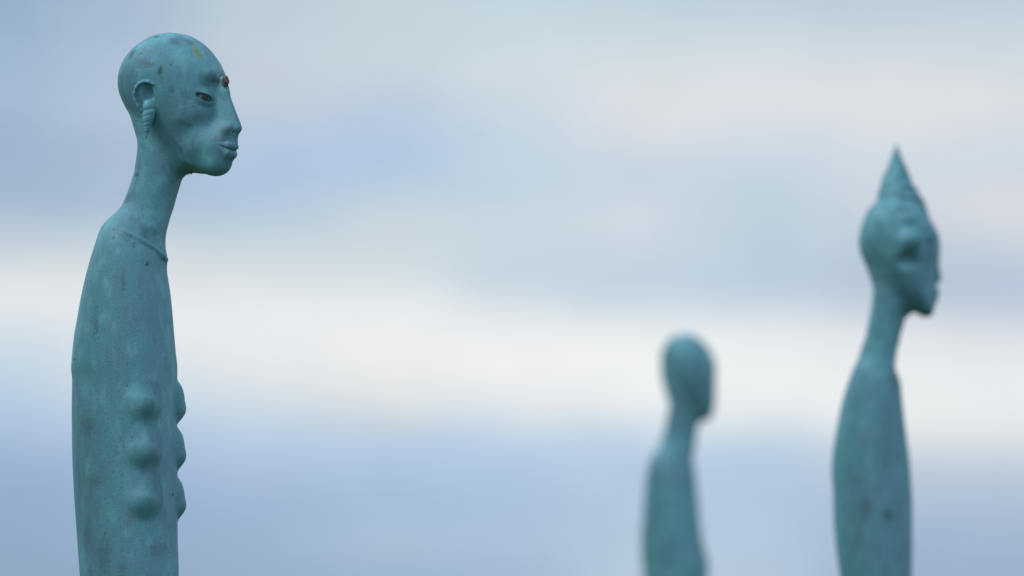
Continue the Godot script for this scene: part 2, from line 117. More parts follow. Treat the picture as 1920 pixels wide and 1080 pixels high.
const B_BODY := [
	0.0093, 0.0077, 0.0615, 0.0835, 0.0707, 0.0077, 0.0622, 0.0839, 0.1320, 0.0077, 0.0628, 0.0842, 0.1934, 0.0077, 0.0634, 0.0844, 0.2547, 0.0077, 0.0640, 0.0847,
	0.3161, 0.0076, 0.0646, 0.0850, 0.3774, 0.0076, 0.0652, 0.0852, 0.4388, 0.0076, 0.0658, 0.0855, 0.5002, 0.0076, 0.0664, 0.0857, 0.5615, 0.0076, 0.0670, 0.0860,
	0.6229, 0.0076, 0.0676, 0.0863, 0.6842, 0.0076, 0.0683, 0.0866, 0.7456, 0.0076, 0.0690, 0.0870, 0.8069, 0.0076, 0.0697, 0.0874, 0.8683, 0.0076, 0.0705, 0.0878,
	0.9297, 0.0076, 0.0714, 0.0883, 0.9910, 0.0076, 0.0723, 0.0888, 1.0524, 0.0077, 0.0734, 0.0894, 1.1137, 0.0077, 0.0745, 0.0902, 1.1751, 0.0080, 0.0761, 0.0916,
	1.2365, 0.0083, 0.0779, 0.0935, 1.2978, 0.0087, 0.0799, 0.0957, 1.3592, 0.0090, 0.0821, 0.0982, 1.4205, 0.0094, 0.0844, 0.1008, 1.4819, 0.0096, 0.0867, 0.1034,
	1.5432, 0.0097, 0.0889, 0.1060, 1.6046, 0.0096, 0.0911, 0.1084, 1.6660, 0.0093, 0.0931, 0.1106, 1.7273, 0.0088, 0.0949, 0.1125, 1.7887, 0.0083, 0.0966, 0.1145,
	1.8500, 0.0075, 0.0983, 0.1164, 1.9114, 0.0064, 0.1003, 0.1182, 1.9127, 0.0064, 0.1003, 0.1182, 1.9179, 0.0063, 0.1005, 0.1183, 1.9231, 0.0062, 0.1007, 0.1185,
	1.9282, 0.0061, 0.1009, 0.1186, 1.9334, 0.0060, 0.1011, 0.1187, 1.9386, 0.0058, 0.1013, 0.1188, 1.9438, 0.0057, 0.1015, 0.1189, 1.9490, 0.0056, 0.1017, 0.1191,
	1.9542, 0.0054, 0.1019, 0.1192, 1.9594, 0.0053, 0.1021, 0.1193, 1.9645, 0.0052, 0.1023, 0.1194, 1.9697, 0.0050, 0.1025, 0.1195, 1.9749, 0.0049, 0.1028, 0.1196,
	1.9801, 0.0047, 0.1030, 0.1197, 1.9853, 0.0046, 0.1032, 0.1198, 1.9905, 0.0044, 0.1035, 0.1199, 1.9957, 0.0042, 0.1037, 0.1199, 2.0008, 0.0040, 0.1039, 0.1200,
	2.0060, 0.0039, 0.1042, 0.1201, 2.0112, 0.0037, 0.1044, 0.1202, 2.0164, 0.0035, 0.1047, 0.1202, 2.0216, 0.0033, 0.1050, 0.1203, 2.0268, 0.0030, 0.1054, 0.1204,
	2.0319, 0.0026, 0.1058, 0.1204, 2.0371, 0.0022, 0.1063, 0.1205, 2.0423, 0.0018, 0.1067, 0.1205, 2.0475, 0.0015, 0.1072, 0.1206, 2.0527, 0.0011, 0.1075, 0.1207,
	2.0579, 0.0008, 0.1079, 0.1207, 2.0631, 0.0005, 0.1083, 0.1208, 2.0682, 0.0002, 0.1087, 0.1209, 2.0734, -0.0001, 0.1090, 0.1209, 2.0786, -0.0004, 0.1094, 0.1210,
	2.0838, -0.0007, 0.1097, 0.1210, 2.0890, -0.0009, 0.1101, 0.1211, 2.0942, -0.0012, 0.1104, 0.1211, 2.0994, -0.0015, 0.1107, 0.1212, 2.1045, -0.0017, 0.1110, 0.1212,
	2.1097, -0.0020, 0.1114, 0.1213, 2.1149, -0.0023, 0.1117, 0.1213, 2.1201, -0.0025, 0.1120, 0.1214, 2.1253, -0.0028, 0.1123, 0.1214, 2.1305, -0.0031, 0.1126, 0.1215,
	2.1357, -0.0033, 0.1129, 0.1215, 2.1408, -0.0036, 0.1131, 0.1216, 2.1460, -0.0038, 0.1134, 0.1216, 2.1512, -0.0040, 0.1136, 0.1216, 2.1564, -0.0041, 0.1137, 0.1217,
	2.1616, -0.0043, 0.1139, 0.1217, 2.1668, -0.0044, 0.1140, 0.1217, 2.1719, -0.0045, 0.1141, 0.1217, 2.1771, -0.0046, 0.1142, 0.1218, 2.1823, -0.0048, 0.1143, 0.1218,
	2.1875, -0.0049, 0.1144, 0.1218, 2.1927, -0.0050, 0.1145, 0.1218, 2.1979, -0.0050, 0.1146, 0.1218, 2.2031, -0.0051, 0.1147, 0.1218, 2.2082, -0.0052, 0.1148, 0.1218,
	2.2134, -0.0053, 0.1149, 0.1218, 2.2186, -0.0054, 0.1149, 0.1217, 2.2238, -0.0056, 0.1149, 0.1217, 2.2290, -0.0057, 0.1149, 0.1216, 2.2342, -0.0059, 0.1149, 0.1216,
	2.2394, -0.0061, 0.1148, 0.1215, 2.2445, -0.0062, 0.1148, 0.1214, 2.2497, -0.0064, 0.1147, 0.1213, 2.2549, -0.0066, 0.1146, 0.1212, 2.2601, -0.0068, 0.1145, 0.1211,
	2.2653, -0.0070, 0.1145, 0.1210, 2.2705, -0.0072, 0.1144, 0.1209, 2.2757, -0.0074, 0.1144, 0.1207, 2.2808, -0.0077, 0.1143, 0.1206, 2.2860, -0.0080, 0.1144, 0.1204,
	2.2912, -0.0084, 0.1144, 0.1203, 2.2964, -0.0088, 0.1145, 0.1201, 2.3016, -0.0092, 0.1145, 0.1199, 2.3068, -0.0095, 0.1146, 0.1198, 2.3119, -0.0099, 0.1145, 0.1196,
	2.3171, -0.0102, 0.1144, 0.1194, 2.3223, -0.0104, 0.1142, 0.1192, 2.3275, -0.0105, 0.1140, 0.1190, 2.3327, -0.0107, 0.1136, 0.1188, 2.3379, -0.0108, 0.1133, 0.1186,
	2.3431, -0.0110, 0.1129, 0.1184, 2.3482, -0.0111, 0.1125, 0.1182, 2.3534, -0.0112, 0.1121, 0.1180, 2.3586, -0.0113, 0.1116, 0.1177, 2.3638, -0.0114, 0.1112, 0.1175,
	2.3690, -0.0115, 0.1107, 0.1173, 2.3742, -0.0116, 0.1102, 0.1171, 2.3794, -0.0117, 0.1097, 0.1168, 2.3845, -0.0117, 0.1091, 0.1166, 2.3897, -0.0117, 0.1084, 0.1163,
	2.3949, -0.0116, 0.1077, 0.1160, 2.4001, -0.0115, 0.1070, 0.1156, 2.4053, -0.0114, 0.1062, 0.1153, 2.4105, -0.0113, 0.1054, 0.1149, 2.4157, -0.0112, 0.1046, 0.1145,
	2.4208, -0.0111, 0.1038, 0.1141, 2.4260, -0.0109, 0.1030, 0.1137, 2.4312, -0.0108, 0.1023, 0.1132, 2.4364, -0.0107, 0.1015, 0.1127, 2.4416, -0.0106, 0.1007, 0.1123,
	2.4468, -0.0105, 0.0999, 0.1118, 2.4519, -0.0103, 0.0991, 0.1113, 2.4571, -0.0102, 0.0983, 0.1107, 2.4623, -0.0100, 0.0974, 0.1102, 2.4675, -0.0098, 0.0966, 0.1097,
	2.4727, -0.0096, 0.0958, 0.1091, 2.4779, -0.0094, 0.0950, 0.1085, 2.4831, -0.0092, 0.0941, 0.1080, 2.4882, -0.0089, 0.0934, 0.1074, 2.4934, -0.0087, 0.0926, 0.1068,
	2.4986, -0.0084, 0.0918, 0.1062, 2.5038, -0.0082, 0.0910, 0.1056, 2.5090, -0.0079, 0.0903, 0.1050, 2.5142, -0.0076, 0.0895, 0.1044, 2.5194, -0.0072, 0.0886, 0.1038,
	2.5245, -0.0069, 0.0877, 0.1031, 2.5297, -0.0065, 0.0868, 0.1025, 2.5349, -0.0061, 0.0858, 0.1018, 2.5401, -0.0055, 0.0848, 0.1011, 2.5453, -0.0049, 0.0837, 0.1004,
	2.5505, -0.0043, 0.0826, 0.0996, 2.5557, -0.0036, 0.0815, 0.0988, 2.5608, -0.0029, 0.0803, 0.0979, 2.5660, -0.0023, 0.0790, 0.0970, 2.5712, -0.0018, 0.0777, 0.0960,
	2.5764, -0.0013, 0.0764, 0.0949, 2.5816, -0.0010, 0.0749, 0.0938, 2.5868, -0.0010, 0.0731, 0.0925, 2.5919, -0.0011, 0.0711, 0.0910, 2.5971, -0.0013, 0.0691, 0.0891,
	2.6023, -0.0015, 0.0668, 0.0870, 2.6075, -0.0020, 0.0643, 0.0847, 2.6127, -0.0020, 0.0622, 0.0823, 2.6179, -0.0010, 0.0609, 0.0800, 2.6231, 0.0004, 0.0598, 0.0773,
	2.6282, 0.0019, 0.0588, 0.0743, 2.6334, 0.0035, 0.0578, 0.0712, 2.6386, 0.0049, 0.0569, 0.0684, 2.6438, 0.0064, 0.0561, 0.0662, 2.6490, 0.0077, 0.0555, 0.0648,
	2.6542, 0.0089, 0.0550, 0.0637, 2.6594, 0.0102, 0.0546, 0.0626, 2.6645, 0.0114, 0.0543, 0.0617, 2.6697, 0.0126, 0.0541, 0.0609, 2.6749, 0.0138, 0.0538, 0.0601,
	2.6801, 0.0154, 0.0538, 0.0596, 2.6853, 0.0171, 0.0537, 0.0592, 2.6905, 0.0189, 0.0536, 0.0589, 2.6957, 0.0209, 0.0530, 0.0589, 2.7008, 0.0226, 0.0522, 0.0590,
	2.7060, 0.0236, 0.0517, 0.0591, 2.7112, 0.0244, 0.0512, 0.0594, 2.7164, 0.0252, 0.0509, 0.0596, 2.7216, 0.0262, 0.0509, 0.0599, 2.7268, 0.0285, 0.0523, 0.0603,
	2.7319, 0.0298, 0.0528, 0.0606, 2.7371, 0.0310, 0.0530, 0.0610, 2.7423, 0.0320, 0.0530, 0.0613, 2.7475, 0.0331, 0.0531, 0.0616, 2.7527, 0.0343, 0.0533, 0.0619,
	2.7579, 0.0356, 0.0536, 0.0621, 2.7631, 0.0369, 0.0539, 0.0623, 2.7682, 0.0382, 0.0543, 0.0625, 2.7734, 0.0397, 0.0549, 0.0628, 2.7786, 0.0415, 0.0557, 0.0630,
	2.7838, 0.0439, 0.0572, 0.0632, 2.7890, 0.0465, 0.0588, 0.0635, 2.7942, 0.0487, 0.0601, 0.0637, 2.7994, 0.0503, 0.0607, 0.0639, 2.8045, 0.0509, 0.0604, 0.0641,
	2.8097, 0.0512, 0.0599, 0.0643, 2.8149, 0.0515, 0.0595, 0.0645, 2.8201, 0.0518, 0.0590, 0.0646, 2.8253, 0.0520, 0.0584, 0.0648, 2.8305, 0.0523, 0.0579, 0.0649,
	2.8357, 0.0525, 0.0573, 0.0650, 2.8408, 0.0526, 0.0568, 0.0650, 2.8460, 0.0527, 0.0563, 0.0650, 2.8512, 0.0526, 0.0559, 0.0650, 2.8564, 0.0524, 0.0556, 0.0648,
	2.8616, 0.0519, 0.0555, 0.0644, 2.8668, 0.0512, 0.0555, 0.0640, 2.8719, 0.0503, 0.0555, 0.0634, 2.8771, 0.0496, 0.0554, 0.0628, 2.8823, 0.0491, 0.0550, 0.0620,
	2.8875, 0.0488, 0.0544, 0.0613, 2.8927, 0.0485, 0.0537, 0.0605, 2.8979, 0.0483, 0.0530, 0.0596, 2.9031, 0.0481, 0.0522, 0.0588, 2.9082, 0.0480, 0.0514, 0.0580,
	2.9134, 0.0478, 0.0506, 0.0572, 2.9186, 0.0477, 0.0498, 0.0565, 2.9238, 0.0476, 0.0491, 0.0558,
]

const M_HEAD := [
	2.8569, 0.1268, 0.0013, 0.0022, 2.8570, 0.1268, 0.0071, 0.0131, 2.8573, 0.1267, 0.0095, 0.0137, 2.8579, 0.1265, 0.0118, 0.0147, 2.8587, 0.1262, 0.0142, 0.0162,
	2.8598, 0.1258, 0.0167, 0.0181, 2.8610, 0.1254, 0.0195, 0.0205, 2.8625, 0.1249, 0.0225, 0.0233, 2.8639, 0.1245, 0.0252, 0.0258, 2.8643, 0.1243, 0.0257, 0.0264,
	2.8662, 0.1235, 0.0283, 0.0297, 2.8709, 0.1211, 0.0338, 0.0356, 2.8780, 0.1170, 0.0416, 0.0427, 2.8850, 0.1126, 0.0490, 0.0486, 2.8921, 0.1078, 0.0562, 0.0536,
	2.8991, 0.1025, 0.0633, 0.0582, 2.9062, 0.0971, 0.0703, 0.0624, 2.9132, 0.0921, 0.0765, 0.0663, 2.9202, 0.0874, 0.0824, 0.0699, 2.9273, 0.0830, 0.0877, 0.0732,
	2.9343, 0.0798, 0.0916, 0.0764, 2.9414, 0.0777, 0.0942, 0.0795, 2.9484, 0.0761, 0.0962, 0.0825, 2.9554, 0.0748, 0.0980, 0.0854, 2.9625, 0.0734, 0.0996, 0.0881,
	2.9695, 0.0720, 0.1013, 0.0907, 2.9766, 0.0705, 0.1029, 0.0931, 2.9836, 0.0689, 0.1042, 0.0952, 2.9907, 0.0673, 0.1054, 0.0973, 2.9977, 0.0657, 0.1065, 0.0993,
	3.0047, 0.0642, 0.1075, 0.1011, 3.0118, 0.0629, 0.1085, 0.1029, 3.0188, 0.0617, 0.1097, 0.1044, 3.0259, 0.0611, 0.1112, 0.1057, 3.0329, 0.0607, 0.1127, 0.1067,
	3.0400, 0.0606, 0.1140, 0.1076, 3.0470, 0.0602, 0.1150, 0.1086, 3.0540, 0.0596, 0.1157, 0.1094, 3.0611, 0.0590, 0.1162, 0.1101, 3.0681, 0.0584, 0.1165, 0.1106,
	3.0752, 0.0579, 0.1167, 0.1108, 3.0822, 0.0575, 0.1167, 0.1107, 3.0893, 0.0569, 0.1163, 0.1104, 3.0963, 0.0560, 0.1157, 0.1098, 3.1033, 0.0549, 0.1148, 0.1089,
	3.1104, 0.0537, 0.1137, 0.1079, 3.1174, 0.0525, 0.1126, 0.1068, 3.1245, 0.0513, 0.1113, 0.1053, 3.1315, 0.0502, 0.1093, 0.1030, 3.1386, 0.0492, 0.1068, 0.1000,
	3.1456, 0.0483, 0.1038, 0.0966, 3.1526, 0.0473, 0.1006, 0.0930, 3.1597, 0.0461, 0.0970, 0.0893, 3.1667, 0.0449, 0.0927, 0.0852, 3.1738, 0.0436, 0.0878, 0.0805,
	3.1808, 0.0424, 0.0822, 0.0750, 3.1878, 0.0412, 0.0761, 0.0686, 3.1949, 0.0400, 0.0689, 0.0606, 3.2019, 0.0396, 0.0598, 0.0504, 3.2043, 0.0397, 0.0561, 0.0463,
	3.2067, 0.0403, 0.0515, 0.0409, 3.2089, 0.0421, 0.0457, 0.0348, 3.2090, 0.0422, 0.0446, 0.0347, 3.2108, 0.0444, 0.0378, 0.0291, 3.2124, 0.0466, 0.0314, 0.0240,
	3.2137, 0.0483, 0.0258, 0.0199, 3.2147, 0.0497, 0.0212, 0.0167, 3.2154, 0.0505, 0.0174, 0.0146, 3.2159, 0.0510, 0.0141, 0.0133, 3.2160, 0.0512, 0.0013, 0.0022,
]

const M_BODY := [
	-0.0178, 0.0022, 0.0785, 0.0955, 0.0045, 0.0022, 0.0789, 0.0956, 0.0935, 0.0022, 0.0801, 0.0959, 0.1825, 0.0022, 0.0813, 0.0963, 0.2715, 0.0022, 0.0824, 0.0966,
	0.3605, 0.0022, 0.0836, 0.0970, 0.4495, 0.0022, 0.0848, 0.0974, 0.5385, 0.0022, 0.0861, 0.0978, 0.6275, 0.0022, 0.0875, 0.0983, 0.7166, 0.0022, 0.0891, 0.0988,
	0.8056, 0.0022, 0.0908, 0.0995, 0.8946, 0.0022, 0.0928, 0.1005, 0.9836, 0.0022, 0.0953, 0.1023, 1.0726, 0.0022, 0.0982, 0.1047, 1.1616, 0.0022, 0.1014, 0.1075,
	1.2506, 0.0022, 0.1048, 0.1107, 1.3396, 0.0021, 0.1084, 0.1141, 1.4287, 0.0021, 0.1119, 0.1174, 1.5177, 0.0021, 0.1154, 0.1206, 1.6067, 0.0022, 0.1187, 0.1235,
	1.6957, 0.0022, 0.1217, 0.1259, 1.7847, 0.0022, 0.1242, 0.1280, 1.8737, 0.0019, 0.1260, 0.1301, 1.9627, 0.0017, 0.1277, 0.1322, 2.0517, 0.0016, 0.1298, 0.1339,
	2.0584, 0.0016, 0.1300, 0.1340, 2.0651, 0.0017, 0.1302, 0.1341, 2.0718, 0.0017, 0.1304, 0.1342, 2.0784, 0.0017, 0.1306, 0.1343, 2.0851, 0.0017, 0.1308, 0.1344,
	2.0918, 0.0017, 0.1310, 0.1345, 2.0985, 0.0018, 0.1313, 0.1346, 2.1051, 0.0018, 0.1315, 0.1347, 2.1118, 0.0018, 0.1317, 0.1347, 2.1185, 0.0019, 0.1320, 0.1348,
	2.1252, 0.0019, 0.1323, 0.1349, 2.1318, 0.0020, 0.1325, 0.1349, 2.1385, 0.0020, 0.1328, 0.1350, 2.1452, 0.0021, 0.1331, 0.1351, 2.1519, 0.0021, 0.1334, 0.1351,
	2.1586, 0.0022, 0.1337, 0.1351, 2.1652, 0.0022, 0.1340, 0.1352, 2.1719, 0.0023, 0.1343, 0.1352, 2.1786, 0.0024, 0.1347, 0.1352, 2.1853, 0.0024, 0.1350, 0.1353,
	2.1919, 0.0025, 0.1354, 0.1353, 2.1986, 0.0026, 0.1357, 0.1353, 2.2053, 0.0027, 0.1361, 0.1353, 2.2120, 0.0031, 0.1368, 0.1353, 2.2186, 0.0042, 0.1384, 0.1353,
	2.2253, 0.0051, 0.1397, 0.1352, 2.2320, 0.0049, 0.1400, 0.1352, 2.2387, 0.0046, 0.1402, 0.1351, 2.2453, 0.0041, 0.1403, 0.1350, 2.2520, 0.0036, 0.1405, 0.1349,
	2.2587, 0.0031, 0.1407, 0.1348, 2.2654, 0.0022, 0.1406, 0.1347, 2.2720, 0.0010, 0.1402, 0.1345, 2.2787, -0.0003, 0.1395, 0.1344, 2.2854, -0.0017, 0.1387, 0.1342,
	2.2921, -0.0031, 0.1379, 0.1340, 2.2987, -0.0043, 0.1370, 0.1338, 2.3054, -0.0052, 0.1362, 0.1336, 2.3121, -0.0060, 0.1354, 0.1334, 2.3188, -0.0069, 0.1345, 0.1332,
	2.3255, -0.0077, 0.1337, 0.1330, 2.3321, -0.0085, 0.1328, 0.1328, 2.3388, -0.0093, 0.1320, 0.1326, 2.3455, -0.0100, 0.1312, 0.1323, 2.3522, -0.0107, 0.1304, 0.1321,
	2.3588, -0.0113, 0.1297, 0.1318, 2.3655, -0.0118, 0.1290, 0.1316, 2.3722, -0.0123, 0.1284, 0.1313, 2.3789, -0.0127, 0.1279, 0.1311, 2.3855, -0.0131, 0.1273, 0.1308,
	2.3922, -0.0135, 0.1268, 0.1306, 2.3989, -0.0138, 0.1262, 0.1303, 2.4056, -0.0140, 0.1256, 0.1300, 2.4122, -0.0142, 0.1251, 0.1297, 2.4189, -0.0144, 0.1245, 0.1294,
	2.4256, -0.0145, 0.1239, 0.1291, 2.4323, -0.0146, 0.1233, 0.1287, 2.4389, -0.0147, 0.1227, 0.1284, 2.4456, -0.0148, 0.1221, 0.1280, 2.4523, -0.0149, 0.1215, 0.1276,
	2.4590, -0.0150, 0.1209, 0.1272, 2.4656, -0.0150, 0.1204, 0.1267, 2.4723, -0.0151, 0.1199, 0.1263, 2.4790, -0.0152, 0.1194, 0.1258, 2.4857, -0.0152, 0.1188, 0.1253,
	2.4923, -0.0152, 0.1183, 0.1248, 2.4990, -0.0153, 0.1178, 0.1243, 2.5057, -0.0153, 0.1173, 0.1238, 2.5124, -0.0153, 0.1168, 0.1232, 2.5191, -0.0154, 0.1162, 0.1226,
	2.5257, -0.0154, 0.1156, 0.1220, 2.5324, -0.0155, 0.1151, 0.1214, 2.5391, -0.0155, 0.1145, 0.1208, 2.5458, -0.0155, 0.1139, 0.1201, 2.5524, -0.0156, 0.1132, 0.1195,
	2.5591, -0.0156, 0.1126, 0.1188, 2.5658, -0.0157, 0.1120, 0.1180, 2.5725, -0.0157, 0.1114, 0.1173, 2.5791, -0.0158, 0.1108, 0.1166, 2.5858, -0.0158, 0.1101, 0.1158,
	2.5925, -0.0158, 0.1094, 0.1150, 2.5992, -0.0158, 0.1087, 0.1142, 2.6058, -0.0158, 0.1080, 0.1133, 2.6125, -0.0158, 0.1072, 0.1124, 2.6192, -0.0157, 0.1065, 0.1114,
	2.6259, -0.0156, 0.1057, 0.1103, 2.6325, -0.0154, 0.1048, 0.1090, 2.6392, -0.0153, 0.1039, 0.1076, 2.6459, -0.0151, 0.1028, 0.1061, 2.6526, -0.0148, 0.1018, 0.1045,
	2.6592, -0.0145, 0.1006, 0.1028, 2.6659, -0.0143, 0.0992, 0.1010, 2.6726, -0.0141, 0.0976, 0.0991, 2.6793, -0.0140, 0.0956, 0.0972, 2.6860, -0.0136, 0.0935, 0.0952,
	2.6926, -0.0129, 0.0914, 0.0930, 2.6993, -0.0118, 0.0895, 0.0903, 2.7060, -0.0100, 0.0880, 0.0874, 2.7127, -0.0071, 0.0874, 0.0844, 2.7193, -0.0036, 0.0868, 0.0815,
	2.7260, -0.0001, 0.0855, 0.0789, 2.7327, 0.0030, 0.0835, 0.0768, 2.7394, 0.0059, 0.0814, 0.0746, 2.7460, 0.0084, 0.0796, 0.0724, 2.7527, 0.0105, 0.0781, 0.0703,
	2.7594, 0.0122, 0.0770, 0.0683, 2.7661, 0.0137, 0.0761, 0.0666, 2.7727, 0.0153, 0.0754, 0.0653, 2.7794, 0.0168, 0.0748, 0.0644, 2.7861, 0.0183, 0.0743, 0.0641,
	2.7928, 0.0199, 0.0738, 0.0641, 2.7994, 0.0216, 0.0732, 0.0642, 2.8061, 0.0232, 0.0727, 0.0643, 2.8128, 0.0248, 0.0722, 0.0644, 2.8195, 0.0264, 0.0718, 0.0646,
	2.8261, 0.0279, 0.0715, 0.0648, 2.8328, 0.0292, 0.0712, 0.0650, 2.8395, 0.0304, 0.0711, 0.0652, 2.8462, 0.0316, 0.0710, 0.0655, 2.8528, 0.0328, 0.0710, 0.0657,
	2.8595, 0.0340, 0.0711, 0.0659, 2.8662, 0.0352, 0.0712, 0.0661, 2.8729, 0.0366, 0.0714, 0.0663, 2.8796, 0.0383, 0.0720, 0.0664, 2.8862, 0.0402, 0.0727, 0.0666,
	2.8929, 0.0422, 0.0733, 0.0667, 2.8996, 0.0440, 0.0736, 0.0669, 2.9063, 0.0454, 0.0736, 0.0671, 2.9129, 0.0462, 0.0729, 0.0673, 2.9196, 0.0464, 0.0719, 0.0675,
	2.9263, 0.0461, 0.0707, 0.0676, 2.9330, 0.0454, 0.0693, 0.0678, 2.9396, 0.0443, 0.0680, 0.0679, 2.9463, 0.0424, 0.0671, 0.0681, 2.9530, 0.0398, 0.0667, 0.0682,
	2.9597, 0.0368, 0.0667, 0.0683, 2.9663, 0.0338, 0.0667, 0.0684, 2.9730, 0.0313, 0.0665, 0.0685, 2.9797, 0.0295, 0.0659, 0.0685, 2.9864, 0.0280, 0.0654, 0.0685,
	2.9930, 0.0268, 0.0651, 0.0683, 2.9997, 0.0256, 0.0648, 0.0677, 3.0064, 0.0245, 0.0644, 0.0668, 3.0131, 0.0235, 0.0641, 0.0657, 3.0197, 0.0226, 0.0638, 0.0644,
	3.0264, 0.0216, 0.0635, 0.0629, 3.0331, 0.0207, 0.0632, 0.0615, 3.0398, 0.0198, 0.0629, 0.0600, 3.0465, 0.0188, 0.0626, 0.0586, 3.0531, 0.0178, 0.0623, 0.0574,
]



class Column:
	# a body of elliptic (or egg-shaped, turned) level sections whose middle, width and depth change with height
	var y0 := 0.0
	var y1 := 0.0
	var n := 0
	const STEP := 0.001
	var cx := PackedFloat32Array()
	var a := PackedFloat32Array()
	var d := PackedFloat32Array()
	var egg := false
	var co := 1.0
	var si := 0.0
	var q := 0.0
	var ms := 0.0
	var hs := 1.0
	var mt := 0.0
	var ht := 1.0

	func _init(rows: Array) -> void:
		y0 = rows[0]
		y1 = rows[rows.size() - 4]
		n = int((y1 - y0) / STEP) + 1
		var r := 0
		for i in n + 1:
			var y := minf(y0 + i * STEP, y1)
			while r < rows.size() - 8 and rows[r + 4] < y:
				r += 4
			var t: float = clampf((y - rows[r]) / maxf(rows[r + 4] - rows[r], 1e-6), 0, 1)
			cx.append(lerpf(rows[r + 1], rows[r + 5], t))
			a.append(lerpf(rows[r + 2], rows[r + 6], t))
			d.append(lerpf(rows[r + 3], rows[r + 7], t))
		cx = soft(cx)
		a = soft(a)
		d = soft(d)

	func soft(l: PackedFloat32Array) -> PackedFloat32Array:
		# evens out small waves, leaving the closing ends as they are
		for times in 3:
			var o := l.duplicate()
			for i in range(14, l.size() - 14):
				var s := 0.0
				for j in range(-6, 7):
					s += l[i + j]
				o[i] = s / 13.0
			l = o
		return l

	func turned(deg: float, narrowing: float) -> Column:
		egg = true
		q = narrowing
		co = cos(deg_to_rad(deg))
		si = sin(deg_to_rad(deg))
		var lo := Vector2.ONE * 9
		var hi := -lo
		for i in 720:
			var u := cos(i * TAU / 720)
			var v := sin(i * TAU / 720) * (1 - q * u)
			var p := Vector2(u * co - v * si, u * si + v * co)
			lo = lo.min(p)
			hi = hi.max(p)
		ms = (lo.x + hi.x) / 2
		hs = (hi.x - lo.x) / 2
		mt = (lo.y + hi.y) / 2
		ht = (hi.y - lo.y) / 2
		return self

	func dist(x: float, y: float, z: float) -> float:
		var yy := clampf(y, y0, y1 - 0.0001)
		var fy := (yy - y0) / STEP
		var i := int(fy)
		var t := fy - i
		var da := a[i + 1] - a[i]
		var dd := d[i + 1] - d[i]
		var dc := cx[i + 1] - cx[i]
		var aa := a[i] + da * t
		var de := d[i] + dd * t
		var s := (x - cx[i] - dc * t) / aa
		var w := z / de
		var k: float
		var ks: float
		var kw: float
		if egg:
			var sr := ms + hs * s
			var wr := mt + ht * w
			var u := sr * co + wr * si
			var v := wr * co - sr * si
			var g := maxf(1 - q * u, 0.3)
			var r := v / g
			k = maxf(sqrt(u * u + r * r), 0.05)
			var ku := (u + r * v * q / (g * g)) / k
			var kv := r / g / k
			ks = hs * (ku * co - kv * si)
			kw = ht * (ku * si + kv * co)
		else:
			k = maxf(sqrt(s * s + w * w), 0.05)
			ks = s / k
			kw = w / k
		var gx := ks / aa
		var gz := kw / de
		var gy := -(ks * (dc + s * da) / aa + kw * w * dd / de) / STEP
		var f := (k - 1) / sqrt(gx * gx + gy * gy + gz * gz)
		# close to a closing end the fuller section a little further in says how far off the flank is
		var inner := clampi(i, 9, n - 10)
		var level := (k - 1) * minf(aa, de)
		if inner != i:
			var s2 := (x - cx[inner]) / a[inner]
			var w2 := z / d[inner]
			level = (sqrt(s2 * s2 + w2 * w2) - 1.12) * minf(a[inner], d[inner])
		if absf(y - yy) > 0.0002:
			level = maxf(level, 0)
			return sqrt(level * level + (y - yy) * (y - yy))
		return maxf(f, level * 0.4)

class Touch:
	var ball := false
	var way := 1
	var k := 0.01
	var mirrored := false
	var c := Vector3.ZERO
	var reach := 0.0
	var a := Vector3.ZERO
	var ab := Vector3.ZERO
	var ra := 0.0
	var rb := 0.0
	var inv := Basis()
	var r := Vector3.ONE

